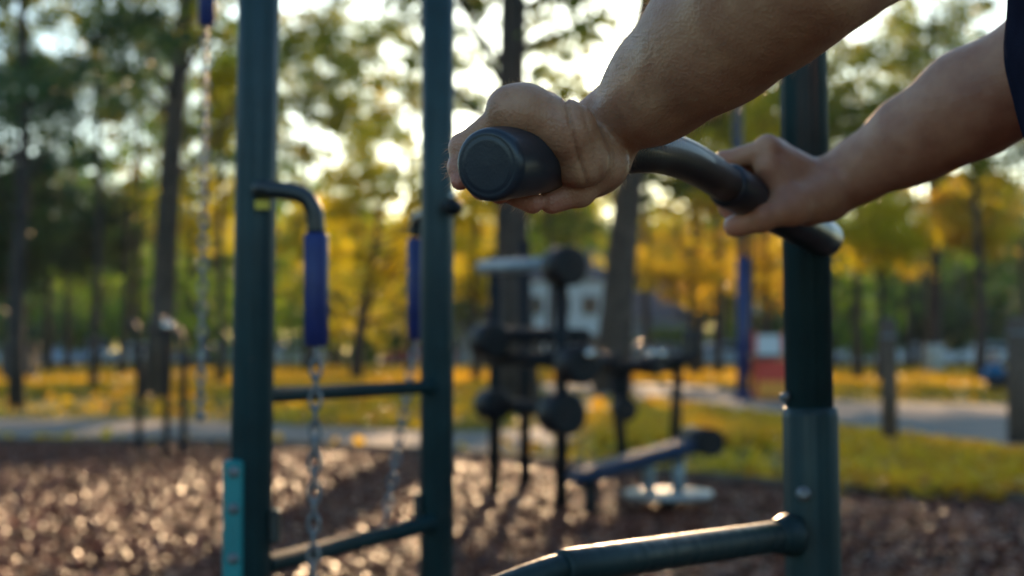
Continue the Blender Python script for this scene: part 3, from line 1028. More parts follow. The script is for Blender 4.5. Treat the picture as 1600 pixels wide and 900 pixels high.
# timber edging of the bed
ed = thing('timber_edging', (float(edge_s[20][0]), float(edge_s[20][1]), 0), 'low dark timber edging curving between the bark mulch and the grass', 'edging')
mb = MB()
for i in range(len(edge_s) - 1):
    a = np.array([*edge_s[i], 0.035]); b_ = np.array([*edge_s[i + 1], 0.035])
    L = np.linalg.norm(b_ - a)
    mb.box((a + b_) / 2, (L - .004, .07, .11), rz=math.atan2(b_[1] - a[1], b_[0] - a[0]))
mb.build('timber', M['wood'], ed)

# paths
n_ = 24
fa_p = [(-60, 640), (0, 655), (200, 656), (350, 660), (520, 668), (700, 676), (820, 672), (900, 655), (1000, 632), (1130, 640)]
ne_p = [(-60, 690), (0, 691), (200, 691), (350, 694), (520, 704), (700, 708), (820, 706), (900, 690), (1000, 662), (1130, 660)]
strip('path', [G(*p_) for p_ in [(-700, 640)] + fa_p[1:8]], [G(*p_) for p_ in [(-700, 688)] + ne_p[1:8]], .006, M['path'])
strip('path', [G(*p_) for p_ in [(830, 600), (960, 600), (1060, 600), (1180, 612), (1320, 628), (1600, 634), (2400, 645)]],
      [G(*p_) for p_ in [(830, 616), (960, 622), (1060, 634), (1180, 655), (1320, 680), (1600, 722), (2400, 770)]], .006, M['path'])
sheet('road', [(-260, 82), (260, 82), (260, 93), (-260, 93)], .006, M['road'])
kb = MB().box((0, 81.85, .05), (520, .28, .12)).build('kerb', M['path']); tag(kb, kind='structure')

# bark chips
def pt_in_edge(x, y):
    ex = np.array([e[0] for e in edge_s]); ey = np.array([e[1] for e in edge_s])
    o = np.argsort(ex)
    return y < np.interp(x, ex[o], ey[o]) - .06


def rand_rot(n_):
    q = rng.normal(size=(n_, 4)); q /= np.linalg.norm(q, axis=1)[:, None]
    w_, x, y, z = q.T
    return np.stack([np.stack([1 - 2 * (y * y + z * z), 2 * (x * y - z * w_), 2 * (x * z + y * w_)], -1),
                     np.stack([2 * (x * y + z * w_), 1 - 2 * (x * x + z * z), 2 * (y * z - x * w_)], -1),
                     np.stack([2 * (x * z - y * w_), 2 * (y * z + x * w_), 1 - 2 * (x * x + y * y)], -1)], 1)


def tilt_rot(n_, tilt):
    """random yaw then small tilt"""
    a = rng.uniform(0, 2 * np.pi, n_); b_ = rng.normal(0, tilt, n_); c_ = rng.normal(0, tilt, n_)
    Z_ = np.zeros((n_, 3, 3)); ca_, sa = np.cos(a), np.sin(a)
    Z_[:, 0, 0] = ca_; Z_[:, 0, 1] = -sa; Z_[:, 1, 0] = sa; Z_[:, 1, 1] = ca_; Z_[:, 2, 2] = 1
    X_ = np.zeros((n_, 3, 3)); X_[:, 0, 0] = 1; X_[:, 1, 1] = np.cos(b_); X_[:, 1, 2] = -np.sin(b_); X_[:, 2, 1] = np.sin(b_); X_[:, 2, 2] = np.cos(b_)
    Y_ = np.zeros((n_, 3, 3)); Y_[:, 1, 1] = 1; Y_[:, 0, 0] = np.cos(c_); Y_[:, 0, 2] = np.sin(c_); Y_[:, 2, 0] = -np.sin(c_); Y_[:, 2, 2] = np.cos(c_)
    return X_ @ Y_ @ Z_


NCH = 62000
d_ = rng.uniform(0, 1, NCH * 2) ** .8 * 12.5 + 4.0
x_ = (rng.uniform(-.5, .5, NCH * 2)) * (d_ + 1.0)
ok = pt_in_edge(x_, d_)
d_, x_ = d_[ok][:NCH], x_[ok][:NCH]
xn = rng.uniform(-4.5, 4.5, 22000); yn = rng.uniform(-1.5, 4.2, 22000)
d_ = np.concatenate([d_, yn]); x_ = np.concatenate([x_, xn])
n_ = len(d_)
sz = np.stack([rng.uniform(.012, .045, n_), rng.uniform(.006, .018, n_), rng.uniform(.002, .006, n_)], 1)
cube = np.array([(x, y, z) for x in (-1, 1) for y in (-1, 1) for z in (-1, 1)], float)
Rm = tilt_rot(n_, .38)
vv = np.einsum('nij,nkj->nki', Rm, cube[None] * sz[:, None])
vv += np.stack([x_, d_, .010 + rng.uniform(0, .026, n_)], 1)[:, None]
cf = np.array([(0, 1, 3, 2), (4, 6, 7, 5), (0, 4, 5, 1), (2, 3, 7, 6), (0, 2, 6, 4), (1, 5, 7, 3)])
ff = (cf[None] + 8 * np.arange(n_)[:, None, None]).reshape(-1, 4)
o = np_mesh('bark_mulch', vv.reshape(-1, 3), ff, M['chip'], None, False, {'rnd': ('FACE', np.repeat(rng.uniform(0, 1, n_) ** 1.3, 6))})
tag(o, 'brown bark chip mulch covering the play area floor', 'mulch', kind='stuff')


# grass blades and fallen leaves
def on_grass(x, y):
    a = ~pt_in_edge(x, y) 
    py = 548 + FPX * CAMZ / y
    px = 800 + x / y * FPX
    f1 = np.interp(px, [p_[0] for p_ in fa_p[:8]], [p_[1] for p_ in fa_p[:8]]); g1 = np.interp(px, [p_[0] for p_ in ne_p[:8]], [p_[1] for p_ in ne_p[:8]])
    on1 = (py > f1) & (py < g1) & (px < 900)
    f2 = np.interp(px, [830, 960, 1060, 1180, 1320, 1600, 2400], [600, 600, 600, 612, 628, 634, 645])
    g2 = np.interp(px, [830, 960, 1060, 1180, 1320, 1600, 2400], [616, 622, 634, 655, 680, 722, 770])
    on2 = (py > f2) & (py < g2) & (px > 830)
    return a & ~on1 & ~on2 & (y < 81.5)


N = 110000
d_ = 9 + 62 * rng.uniform(0, 1, N) ** 1.7
x_ = rng.uniform(-.5, .5, N) * (d_ + 2)
ok = on_grass(x_, d_); d_, x_ = d_[ok], x_[ok]; n_ = len(d_)
yaw = rng.uniform(0, 6.28, n_); wd = rng.uniform(.004, .010, n_) * (1 + d_ / 25); hh = rng.uniform(.03, .075, n_)
lean = rng.normal(0, .35, (n_, 2))
v0 = np.stack([x_ - np.cos(yaw) * wd, d_ - np.sin(yaw) * wd, np.zeros(n_)], 1)
v1 = np.stack([x_ + np.cos(yaw) * wd, d_ + np.sin(yaw) * wd, np.zeros(n_)], 1)
v2 = np.stack([x_ + lean[:, 0] * hh, d_ + lean[:, 1] * hh, hh], 1)
vv = np.stack([v0, v1, v2], 1).reshape(-1, 3)
o = np_mesh('grass', vv, np.arange(3 * n_).reshape(-1, 3), M['blade'], None, False, {'rnd': ('FACE', rng.uniform(0, 1, n_))})
tag(o, 'mown green grass between the mulch, paths and road', 'grass', kind='stuff')


def leaf_quads(pos, size, Rm):
    n_ = len(pos)
    base = np.array([(-1, 0, 0), (0, -.55, .12), (1, 0, 0), (0, .55, .12)], float)
    vv = np.einsum('nij,nkj->nki', Rm, base[None] * size[:, None, None]) + pos[:, None]
    return vv.reshape(-1, 3), np.arange(4 * n_).reshape(-1, 4)


N = 130000
d_ = 9 + 70 * rng.uniform(0, 1, N) ** 1.3
x_ = rng.uniform(-.5, .5, N) * (d_ + 2)
d_ = np.concatenate([d_, rng.uniform(9, 20, 26000)]); x_ = np.concatenate([x_, rng.uniform(.8, 10, 26000)]); N = len(d_)
# drifts of leaves: yellow bands also stand in for sunlit grass, far and right
py = 548 + FPX / d_; px = 800 + x_ / d_ * FPX
dens = .05 + 1.3 * ((py > 574) & (py < 617)) + 2.2 * ((px > 1250) & (py < 790) & (py > 650)) + 1.5 * ((px > 930) & (px < 1250) & (py > 632) & (py < 700)) + .45 * ((px > 430) & (px < 760) & (py < 668))
dens *= .6 + .7 * (np.sin(x_ * 1.3 + 2 * np.sin(d_ * .7)) * np.sin(d_ * .9 + x_ * .4) > -.3)
ok = on_grass(x_, d_) & (rng.uniform(0, 1, N) < dens)
d_, x_ = d_[ok], x_[ok]; n_ = len(d_)
vv, ff = leaf_quads(np.stack([x_, d_, rng.uniform(.05, .115, n_)], 1), rng.uniform(.045, .08, n_) * (1 + d_ / 32), tilt_rot(n_, .7))
o = np_mesh('fallen_leaves', vv, ff, M['litter'], None, False, {'rnd': ('FACE', rng.uniform(0, 1, n_))})
tag(o, 'yellow and orange fallen leaves strewn over the lawn', 'leaves', kind='stuff')

# ================================================================== TREES
LIT = [  # ground ellipses kept sunny: x, y, rx, ry, strength
    (-3.1, 8.2, 3.0, 3.4, .96), (-1.4, 11.8, 1.2, 1.4, .7), (-.15, -4.9, .75, 1.5, .995), (.6, .8, .8, 2.0, .8), (-7, 52, 28, 15, .9), (14, 46, 16, 14, .85), (5.5, 26, 5, 5, .85), (-1.5, 22, 3.5, 7, .55), (5.2, 14.2, 3.4, 3.2, .8)]


def thin(P):
    """chance that a leaf here is missing, from where its shadow would land"""
    k = P[:, 2] / S[2]
    gx, gy = P[:, 0] - S[0] * k, P[:, 1] - S[1] * k
    pr = np.zeros(len(P))
    for x0, y0, rx, ry, st in LIT:
        e = ((gx - x0) / rx) ** 2 + ((gy - y0) / ry) ** 2
        pr = np.maximum(pr, st * np.clip(1.6 - e, 0, 1))
    return pr


def tree(name, px, d, h, tr, crown, lm, bark, label, group, nclump=60, per=150, ls=.09, csize=.6, lean=(0, 0), bend=0.0, trunk_top=None, white=False, seed=0, limbs=14, gap=0.0):
    """crown: (dx, z, rx, rz) centre offset, centre height, radii; the trunk leans by lean metres at the top"""
    global rng
    base = gr(px, d)
    per = int(per * .95); ls = ls * 1.12; nclump = int(nclump * (.84 if gap else 1.5)); csize = csize * (.66 if gap else .76)
    lr = np.random.default_rng(seed * 77 + int(px) + int(d * 3))
    t_ = thing(name, tuple(base), label, 'tree', group)
    top = trunk_top or h * .8
    tp = []
    for i in range(9):
        k = i / 8
        tp.append(base + np.array([lean[0] * k + bend * math.sin(k * math.pi) + .05 * math.sin(k * 9 + seed), lean[1] * k, top * k - (.1 if i == 0 else 0)]))
    rads = [tr * (1.18 if i == 0 else 1.0 - .62 * (i / 8)) for i in range(9)]
    mb = MB()
    mb.tube(tp, rads, 14)
    cdx, cz, rx, rz = crown
    cc = base + np.array([cdx + lean[0] * min(1, cz / top), lean[1] * min(1, cz / top), cz])
    # clumps
    pos = []
    while len(pos) < nclump:
        q = lr.uniform(-1, 1, 3)
        rr = np.linalg.norm(q)
        if rr > 1 or rr < .25: continue
        if q[2] < -.55 and lr.random() < .4: continue
        pos.append(cc + q * np.array([rx, rx, rz]))
    pos = np.array(pos)
    for i in range(min(limbs, nclump)):
        e = pos[i]
        k = np.clip((e[2] - .30 * rz - .8) / top, .22, .97)
        j = k * 8; j0 = int(min(7, j)); s0 = tp[j0] + (tp[j0 + 1] - tp[j0]) * (j - j0)
        midp = (s0 + e) / 2 + np.array([0, 0, -.10 * np.linalg.norm(e - s0)]) + lr.normal(0, .15, 3)
        pts = spline([s0, midp, e], 4)
        r0 = tr * .34 * (1 - .5 * k)
        mb.tube(pts, [r0 * (1 - .82 * q_ / (len(pts) - 1)) for q_ in range(len(pts))], 6)
        for _ in range(3):
            e2 = e + lr.normal(0, csize, 3)
            mb.tube([pts[-4], (pts[-2] + e2) / 2, e2], [r0 * .32, r0 * .22, r0 * .08], 5)
    mb.build('trunk', bark, t_)
    if white:
        wt = MB().tube([tp[0] + np.array([0, 0, .1]), tp[0] + (tp[1] - tp[0]) * (1.3 / (top / 8))], [tr * 1.38, tr * 1.22], 14)
        wt.build('whitewash', M['white'], t_)
    # leaves
    cs = csize * lr.uniform(.6, 1.35, nclump)
    idx = np.repeat(np.arange(nclump), per)
    P = pos[idx] + lr.normal(0, 1, (len(idx), 3)) * cs[idx][:, None] * np.array([.62, .62, .42])
    keep = lr.uniform(0, 1, len(P)) > thin(P)
    keep &= P[:, 2] > .4
    P = P[keep]; idx = idx[keep]
    if len(P) == 0:
        return t_
    rot = rand_rot(len(P))
    vv, ff = leaf_quads(P, lr.uniform(.7, 1.25, len(P)) * ls, rot)
    tone = lr.uniform(0, 1, nclump)
    rn = np.clip(.55 * tone[idx] + .45 * lr.uniform(0, 1, len(P)), 0, 1)
    np_mesh('crown', vv, ff, M[lm], t_, False, {'rnd': ('FACE', rn)})
    return t_


gT = 'trees standing in the park'
T = tree
# the tall park trees with bare trunks in view
T('tall_tree', 240, 29, 17, .28, (0, 9.6, 4.4, 4.4), 'lf_olive', M['bark'], 'tall tree with thick dark trunk left of the left ladder post', None, 70, 140, .085, .75, lean=(1.05, 0), gap=1, seed=1, trunk_top=14)
T('tall_tree', 806, 27, 17, .37, (0, 9.4, 4.0, 4.2), 'lf_olive', M['barkd'], 'tall tree whose thick dark trunk rises behind the near hand and roller station', None, 60, 130, .085, .75, lean=(-.15, 0), gap=1, seed=2, trunk_top=14)
T('tall_tree', 955, 34, 18, .42, (0, 11.6, 3.6, 3.6), 'lf_olive', M['bark'], 'grey brown trunk leaning right under the bend of the handlebar', None, 50, 130, .09, .75, lean=(1.4, 0), gap=1, seed=3, trunk_top=15)
T('small_tree', 558, 44, 9, .20, (.3, 5.4, 2.6, 2.6), 'lf_yellow', M['barkd'], 'yellow tree with dark curved trunk between the two ladder posts', None, 46, 140, .085, .6, lean=(1.3, 0), bend=-.25, seed=4)
T('tall_tree', 1460, 58, 19, .33, (0, 12.5, 5.5, 5.0), 'lf_olive', M['barkd'], 'tall tree with whitewashed trunk foot right of the dip station post', None, 80, 150, .11, .9, white=True, gap=1, seed=5, trunk_top=15)
T('slender_tree', 190, 48, 12, .14, (.2, 8.2, 2.3, 2.6), 'lf_olive', M['barkd'], 'slender dark tree just left of the thick leaning trunk', None, 22, 90, .08, .6, lean=(.5, 0), seed=6)
T('bushy_tree', 75, 56, 9, .18, (0, 5.6, 3.6, 2.7), 'lf_dark', M['barkd'], 'bushy dark green tree at the lower left of the background', None, 70, 150, .10, .7, seed=7)
T('bushy_tree', -60, 46, 9, .15, (0, 5.2, 3.2, 2.8), 'lf_dark', M['barkd'], 'dark bushy tree cut by the left photo edge', None, 70, 150, .09, .7, seed=8)
T('bushy_tree', 150, 68, 8, .2, (0, 4.9, 2.6, 2.2), 'lf_green', M['barkd'], 'green bushy tree behind the slender tree', None, 50, 140, .10, .6, seed=9)
# dark spreading tree top left
T('spreading_tree', 30, 24, 12, .13, (.0, 6.2, 2.7, 2.0), 'lf_dark', M['barkd'], 'dark leafed spreading tree filling the upper left corner', None, 62, 150, .055, .55, gap=1, seed=10)
T('spreading_tree', 150, 33, 13, .10, (.2, 8.4, 2.6, 1.7), 'lf_olive', M['barkd'], 'olive leafed tree spreading above the slender tree at upper left', None, 44, 140, .07, .6, gap=1, seed=11)
# yellow and orange trees
T('small_tree', 345, 38, 9, .12, (0, 7.7, .7, 1.1), 'lf_yellow', M['barkd'], 'small golden tree beside the thin left chain', None, 12, 90, .09, .4, seed=12)
T('small_tree', 492, 62, 8, .13, (0, 4.9, 2.2, 2.3), 'lf_yellow', M['barkd'], 'yellow green tree behind the blue chain sleeve', None, 40, 130, .10, .6, seed=13)
T('small_tree', 742, 42, 8, .14, (0, 3.9, 1.2, 1.7), 'lf_yellow', M['barkd'], 'bright yellow tree right of the middle ladder post', None, 26, 150, .085, .5, seed=14)
T('small_tree', 1083, 50, 9, .17, (0, 4.4, 2.0, 2.1), 'lf_orange', M['bark'], 'orange and gold tree below the handlebar bend', None, 46, 150, .09, .55, seed=15)
T('small_tree', 1196, 54, 9, .15, (0, 4.6, 1.6, 2.2), 'lf_orange', M['barkd'], 'orange brown tree just left of the dip station post', None, 34, 130, .09, .6, seed=16)
T('small_tree', 1375, 42, 8, .12, (-.1, 4.3, 1.5, 1.2), 'lf_yellow', M['barkd'], 'yellow tree right of the dip station post above the wooden post', None, 30, 150, .085, .5, seed=17)
T('small_tree', 1535, 52, 9, .15, (0, 6.0, 1.7, 1.7), 'lf_orange', M['barkd'], 'orange tinged tree near the right photo edge', None, 30, 120, .09, .6, seed=18)
T('small_tree', 640, 60, 8, .13, (0, 4.6, 1.8, 1.9), 'lf_yellow', M['barkd'], 'yellow tree behind the middle ladder post', None, 34, 140, .10, .6, seed=19)
T('small_tree', 880, 70, 10, .16, (0, 6.9, 2.2, 2.0), 'lf_green', M['barkd'], 'green tree in front of the pale house', None, 34, 120, .12, .7, seed=20)
T('small_tree', 300, 74, 9, .16, (0, 4.6, 3.0, 2.4), 'lf_green', M['barkd'], 'bright green tree behind the thin left chain', None, 50, 130, .11, .7, seed=21)
# middle-distance canopy
canopy = [  # px, distance, crown centre height, radii, leaves, clumps, what tells the tree apart
    (395, 50, 9.6, 3.2, 4.2, 'lf_olive', 70, 'airy olive tree above the side arm of the frame'),
    (480, 60, 11.8, 3.4, 4.6, 'lf_olive', 55, 'tall airy tree high above the long blue chain sleeve'),
    (640, 56, 11.5, 3.0, 4.4, 'lf_olive', 48, 'airy olive tree peeking out left of the middle ladder post'),
    (560, 82, 16.5, 4.4, 4.0, 'lf_olive', 70, 'far tall tree high between the ladder posts'),
    (760, 70, 13.0, 3.4, 4.2, 'lf_olive', 42, 'airy tree behind the near hand knuckles'),
    (860, 66, 7.8, 2.6, 3.0, 'lf_olive', 50, 'lower airy tree behind the grip end'),
    (880, 84, 17.0, 3.6, 3.4, 'lf_olive', 46, 'far tree high behind the near wrist'),
    (1095, 60, 10.2, 3.0, 4.0, 'lf_olive', 62, 'airy olive tree behind the near forearm'),
    (1010, 76, 11.0, 2.4, 3.6, 'lf_olive', 36, 'thin airy tree behind the handlebar bend'),
    (1175, 48, 7.6, 2.0, 2.2, 'lf_yellow', 34, 'low golden tree just above the far hand'),
    (1240, 62, 12.0, 3.2, 4.4, 'lf_olive', 70, 'airy tree crossing the top of the dip station post'),
    (1340, 46, 9.2, 2.4, 3.4, 'lf_olive', 42, 'airy olive tree between the two forearms'),
    (1440, 74, 14.5, 4.2, 5.0, 'lf_olive', 56, 'far broad airy tree between and behind the forearms'),
    (1530, 42, 8.0, 2.6, 2.8, 'lf_olive', 60, 'olive tree above the far forearm'),
    (1600, 60, 8.0, 3.4, 4.0, 'lf_dark', 70, 'dark tree at the right photo edge'),
    (105, 62, 13.5, 4.2, 3.2, 'lf_olive', 46, 'airy tree high behind the dark spreading tree'),
    (20, 44, 7.8, 2.6, 2.4, 'lf_dark', 60, 'dark airy tree low at the left photo edge'),
    (215, 56, 11.5, 2.6, 4.0, 'lf_olive', 30, 'airy tree between the slender tree and the thick leaning trunk'),
    (330, 70, 12.5, 3.4, 5.2, 'lf_green', 80, 'airy green tree behind the thin left chain'),
    (430, 90, 9.0, 4.0, 4.2, 'lf_green', 60, 'far green tree behind the curved side arm'),
    (300, 66, 7.4, 2.6, 2.6, 'lf_yellow', 50, 'golden tree low between trunk and left ladder post'),
    (520, 74, 7.2, 3.0, 2.8, 'lf_green', 56, 'green tree low behind the ladder frame'),
    (700, 76, 7.2, 3.0, 3.0, 'lf_yellow', 56, 'golden green tree behind the middle ladder post knob'),
    (960, 84, 8.0, 3.0, 2.6, 'lf_yellow', 46, 'golden tree far behind the leaning grey trunk'),
    (1300, 72, 8.0, 3.2, 3.0, 'lf_olive', 56, 'olive tree low behind the dip station post'),
    (1420, 66, 7.6, 2.6, 2.6, 'lf_yellow', 50, 'golden tree low behind the whitewashed trunk'),
    (150, 84, 10.5, 3.6, 3.2, 'lf_green', 56, 'green tree far behind the slender tree'),
    (1010, 54, 8.0, 2.0, 2.2, 'lf_olive', 90, 'dense olive tree added to shade the right mulch, mostly hidden by the near forearm'),  # added with the next two trees to block sun from the right mulch
    (1120, 52, 8.2, 2.4, 2.4, 'lf_olive', 120, 'dense olive tree added to shade the right mulch, between near forearm and far hand'),
    (1200, 66, 11.4, 3.0, 2.8, 'lf_olive', 120, 'dense tree added to shade the right mulch, behind the near elbow and post top'),
    (1500, 84, 8.0, 3.0, 2.8, 'lf_green', 50, 'green tree far behind the right wooden post'),
    (1130, 92, 9.4, 4.2, 3.6, 'lf_green', 50, 'far green tree behind the far thumb'),
]
for i, (px, d, cz, rx, rz, lm, nc, lb) in enumerate(canopy):
    T('leafy_tree', px, d, cz + rz, .10 + .0012 * d, (0, cz, rx, rz), lm, M['barkd'], lb, None, nc, 110, .055 + d * .0009, .75, seed=30 + i, limbs=10, gap=1)
# low bushy growth under the tall trees
for i, (px, d, cz, rx, rz, lm, lb) in enumerate(((45, 72, 2.6, 2.6, 2.0, 'lf_dark', 'dark shrub behind the litter bin'), (128, 78, 2.8, 2.4, 2.1, 'lf_green', 'green shrub behind the info board'), (285, 64, 2.9, 2.3, 2.2, 'lf_green', 'bright green shrub behind the stretching rack'),
        (350, 74, 3.2, 2.4, 2.5, 'lf_green', 'bright green shrub between thin chain and left ladder post'), (452, 66, 3.0, 1.5, 2.3, 'lf_green', 'narrow green shrub behind the blue chain sleeve'), (535, 72, 3.0, 2.2, 2.2, 'lf_yellow', 'yellow green shrub left of the curved dark trunk'),
        (625, 70, 3.0, 2.0, 2.1, 'lf_yellow', 'yellow green shrub right of the curved dark trunk'), (1240, 74, 3.2, 2.6, 2.4, 'lf_dark', 'dark green shrub behind the dip station post'), (1345, 70, 3.2, 2.6, 2.4, 'lf_green', 'green shrub behind the round wooden post'),
        (1425, 76, 3.2, 2.4, 2.3, 'lf_dark', 'dark green shrub just left of the whitewashed trunk'), (1530, 72, 3.2, 3.0, 2.4, 'lf_dark', 'dark green shrub right of the whitewashed trunk'))):
    T('shrub', px, d, cz + rz * .8, .07, (0, cz, rx, rz), lm, M['barkd'], lb, None, 46, 110, .12, .6, seed=130 + i, limbs=6)
# belt of trees beyond the road
for i in range(60):
    px = -480 + i * 43 + random.uniform(-18, 18)
    d = [104, 124, 142][i % 3] + random.uniform(-6, 6)
    if 700 < px < 1090: d = max(d, 118) + 6
    hz = random.uniform(6.4, 9.2) * d / 125
    lm = ['lf_green', 'lf_yellow', 'lf_green', 'lf_olive', 'lf_yellow'][i % 5]
    if px > 1290: lm = 'lf_dark' if i % 3 else 'lf_green'
    if px < 200: lm = 'lf_dark' if i % 2 else 'lf_green'
    T('roadside_tree', px, d, hz * 1.7, .25, (0, hz * .95, 4.6, hz * .86), lm, M['barkd'], 'bushy tree in the belt beyond the road', 'trees beyond the road', 52, 120, .27, 1.5, seed=60 + i, limbs=6)

hlab = ['clipped hedge segment at the far left beyond the road', 'clipped hedge segment behind the slender tree and the rack', 'clipped hedge segment behind the ladder frame',
        'clipped hedge segment behind the roller station', 'clipped hedge segment behind the blue pole', 'clipped hedge segment right of the dip station post', 'clipped hedge segment at the far right beyond the road']
for i in range(7):
    x0 = -54 + i * 18
    if i == 3: continue
    hg = thing('hedge', (x0, 97, 0), hlab[i], 'hedge', 'hedges beyond the road')
    nn = 5200
    P = np.stack([x0 + rng.uniform(-8.7, 8.7, nn), 97 + rng.normal(0, .45, nn), rng.uniform(.05, 1, nn) ** .8 * (2.3 + .3 * math.sin(i * 2.1))], 1)
    vv, ff = leaf_quads(P, rng.uniform(.12, .22, nn), rand_rot(nn))
    np_mesh('foliage', vv, ff, M['lf_dark'] if i % 2 else M['lf_green'], hg, False, {'rnd': ('FACE', rng.uniform(0, 1, nn))})
    mb = MB()
    for k in range(9):
        xx = x0 - 8 + k * 2
        mb.tube([(xx, 97, -.05), (xx + .1, 97, .9), (xx - .1, 97.1, 1.7)], [.05, .04, .015], 6)
    mb.build('stems', M['barkd'], hg)['kind'] = 'stuff'

# ================================================================== BACKGROUND EXERCISE GEAR
def P9(px, py, d): return at(px, py, d)


rs = thing('roller_station', tuple(gr(825, 9.3)), 'dark three-post roller station with round black pads behind the ladder frame', 'exercise station')
posts = [(773, 9.7, 398), (820, 10.2, 378), (877, 8.85, 400)]
for px, d, ty in posts:
    q = gr(px, d)
    MB().tube([q - [0, 0, .05], (q[0], q[1], at(px, ty, d)[2])], .042, 18).build('post', M['matt'], rs)
for (x0, y0, d0, x1, y1, d1, rr, mt) in ((752, 418, 9.5, 868, 412, 8.95, .045, 'greymetal'), (770, 522, 9.6, 915, 526, 9.0, .05, 'matt'), (775, 560, 9.5, 900, 562, 8.9, .05, 'matt'), (768, 633, 9.6, 880, 640, 8.85, .05, 'matt')):
    MB().tube([at(x0, y0, d0), at(x1, y1, d1)], rr, 16).build('crossbar', M[mt], rs)


def roller(px, py, d, r_, ln, parent, ang=.5):
    c = at(px, py, d); v_ = np.array([math.sin(ang), -math.cos(ang), 0])
    mb = MB().tube([c - v_ * ln, c - v_ * (ln - .02), c + v_ * (ln - .02), c + v_ * ln], [r_ * .85, r_, r_, r_ * .85], 22)
    mb.tube([c + v_ * ln, c + v_ * (ln + .01)], r_ * .25, 12)
    return mb.build('roller_pad', M['black'], parent)


for px, py, d, r_ in ((882, 416, 8.8, .125), (765, 532, 9.4, .12), (902, 570, 8.75, .125), (770, 632, 9.4, .105), (877, 646, 8.75, .135)):
    roller(px, py, d, r_, .10, rs)
for px_, py_, d_c in ((921, 553, 8.65), (880, 392, 8.8)):
    MB().sphere(at(px_, py_, d_c), .03, 20).build('glint_ball', M['polished'], rs)  # shiny balls added to throw sun glints, not parts of the rollers
rw = thing('rowing_station', tuple(gr(1010, 12.2)), 'dark low rowing station with pads between roller station and handlebar', 'exercise station')
MB().tube([at(905, 575, 11.6), at(1055, 572, 12.2)], .055, 16).build('beam', M['matt'], rw)
q = gr(975, 11.9)
MB().tube([at(975, 575, 11.9), at(975, 640, 11.9)], .05, 14).build('hanger', M['matt'], rw)
MB().tube([q - [0, 0, .05], at(960, 580, 11.9)], .045, 14).build('post', M['matt'], rw)
roller(975, 640, 11.7, .10, .08, rw, .2)
roller(950, 566, 11.7, .085, .1, rw, .9)
roller(1018, 570, 11.8, .085, .1, rw, .9)
for px_ in (1016, 1034):
    MB().sphere(at(px_, 553, 12.0), .04, 20).build('glint_ball', M['polished'], rw)  # two more balls added only for their sun glints
c = at(1060, 562, 12.2)
MB().box(c, (.26, .30, .09), rz=.4, bev=.03).build('seat', M['black'], rw)
MB().box(c + [.12, .05, .13], (.08, .28, .26), rz=.4, bev=.03).build('backrest', M['black'], rw)
MB().tube([gr(1050, 12.3) - [0, 0, .05], c - [0, 0, .04]], .045, 14).build('post', M['matt'], rw)

be = thing('situp_bench', tuple(gr(1035, 8.75)), 'dark blue padded sit-up bench with silver round foot plate', 'exercise bench')
a = at(893, 748, 8.5); b_ = at(1085, 694, 8.75)
dv = u_of(a, b_); sd_ = np.cross(dv, [0, 0, 1.0]); sd_ /= np.linalg.norm(sd_); up_ = np.cross(sd_, dv)
MB().box((a + b_) / 2, (np.linalg.norm(b_ - a), .26, .085), bev=.03, ax=[dv, sd_, up_]).build('pad', M['benchpad'], be)
MB().tube([b_ + sd_ * .16 + [.04, 0, .02], b_ - sd_ * .16 + [.04, 0, .02]], .085, 20).build('roller_pad', M['black'], be)
for px in (1014, 1060):
    MB().tube([at(px, 712, 8.75), at(px, 771, 8.75)], .038, 14).build('leg', M['greymetal'], be)
c = at(1044, 772, 8.75)
MB().tube([c - [0, 0, .02], c - [0, 0, .015], c + [0, 0, .015], c + [0, 0, .02]], [.26, .272, .272, .26], 40).build('foot_plate', M['silver'], be)
MB().tube([(c[0], c[1], -.05), c - [0, 0, .02]], .06, 16).build('stub_post', M['matt'], be)
MB().tube([(a[0] + .12, a[1], -.05), a + dv * .12], .04, 14).build('leg', M['matt'], be)

st = thing('stretching_rack', tuple(gr(255, 13.5)), 'dark rack of three upright bars with curved tops beside the thick leaning trunk', 'exercise station')
for px, d, ty, by in ((219, 14.0, 508, 1), (262, 13.3, 500, 1), (288, 13.3, 518, 1)):
    q = gr(px, d); zt = at(px, ty, d)[2]
    P_ = [q - [0, 0, .05], (q[0], q[1], zt * .6), (q[0] - .02, q[1], zt * .86), (q[0] - .08, q[1] + .1, zt), (q[0] - .17, q[1] + .35, zt + .02)]
    MB().tube(spline(P_, 6), .034, 14).build('upright', M['matt'], st)
q0, q1 = at(212, 516, 14.3), at(285, 512, 13.6)
MB().tube([q0, q1], .022, 12).build('top_bar', M['matt'], st)
MB().sphere(at(262, 509, 13.1), .05, 20).build('glint_ball', M['polished'], st)  # polished ball added for a bright sun glint on the rack

# ------------------------------------------------------------------ wooden posts
def wood_post(px, d, ty, r_, label):
    t_ = thing('wooden_post', tuple(gr(px, d)), label, 'post', 'wooden posts along the path')
    q = gr(px, d); zt = at(px, ty, d)[2]
    MB().tube([q - [0, 0, .1], (q[0], q[1], zt - .05), (q[0], q[1], zt - .045), (q[0], q[1], zt)], [r_, r_ * .97, r_ * .95, r_ * .6], 20).build('shaft', M['wood'], t_)
    MB().tube([(q[0], q[1], zt - .19), (q[0], q[1], zt - .16)], r_ * 1.04, 20).build('band', M['galv'], t_)
    return t_


wood_post(1388, 14.2, 498, .082, 'round wooden post standing on the leafy grass right of the dip station')
wood_post(1590, 15.4, 495, .125, 'thicker wooden post cut by the right photo edge')

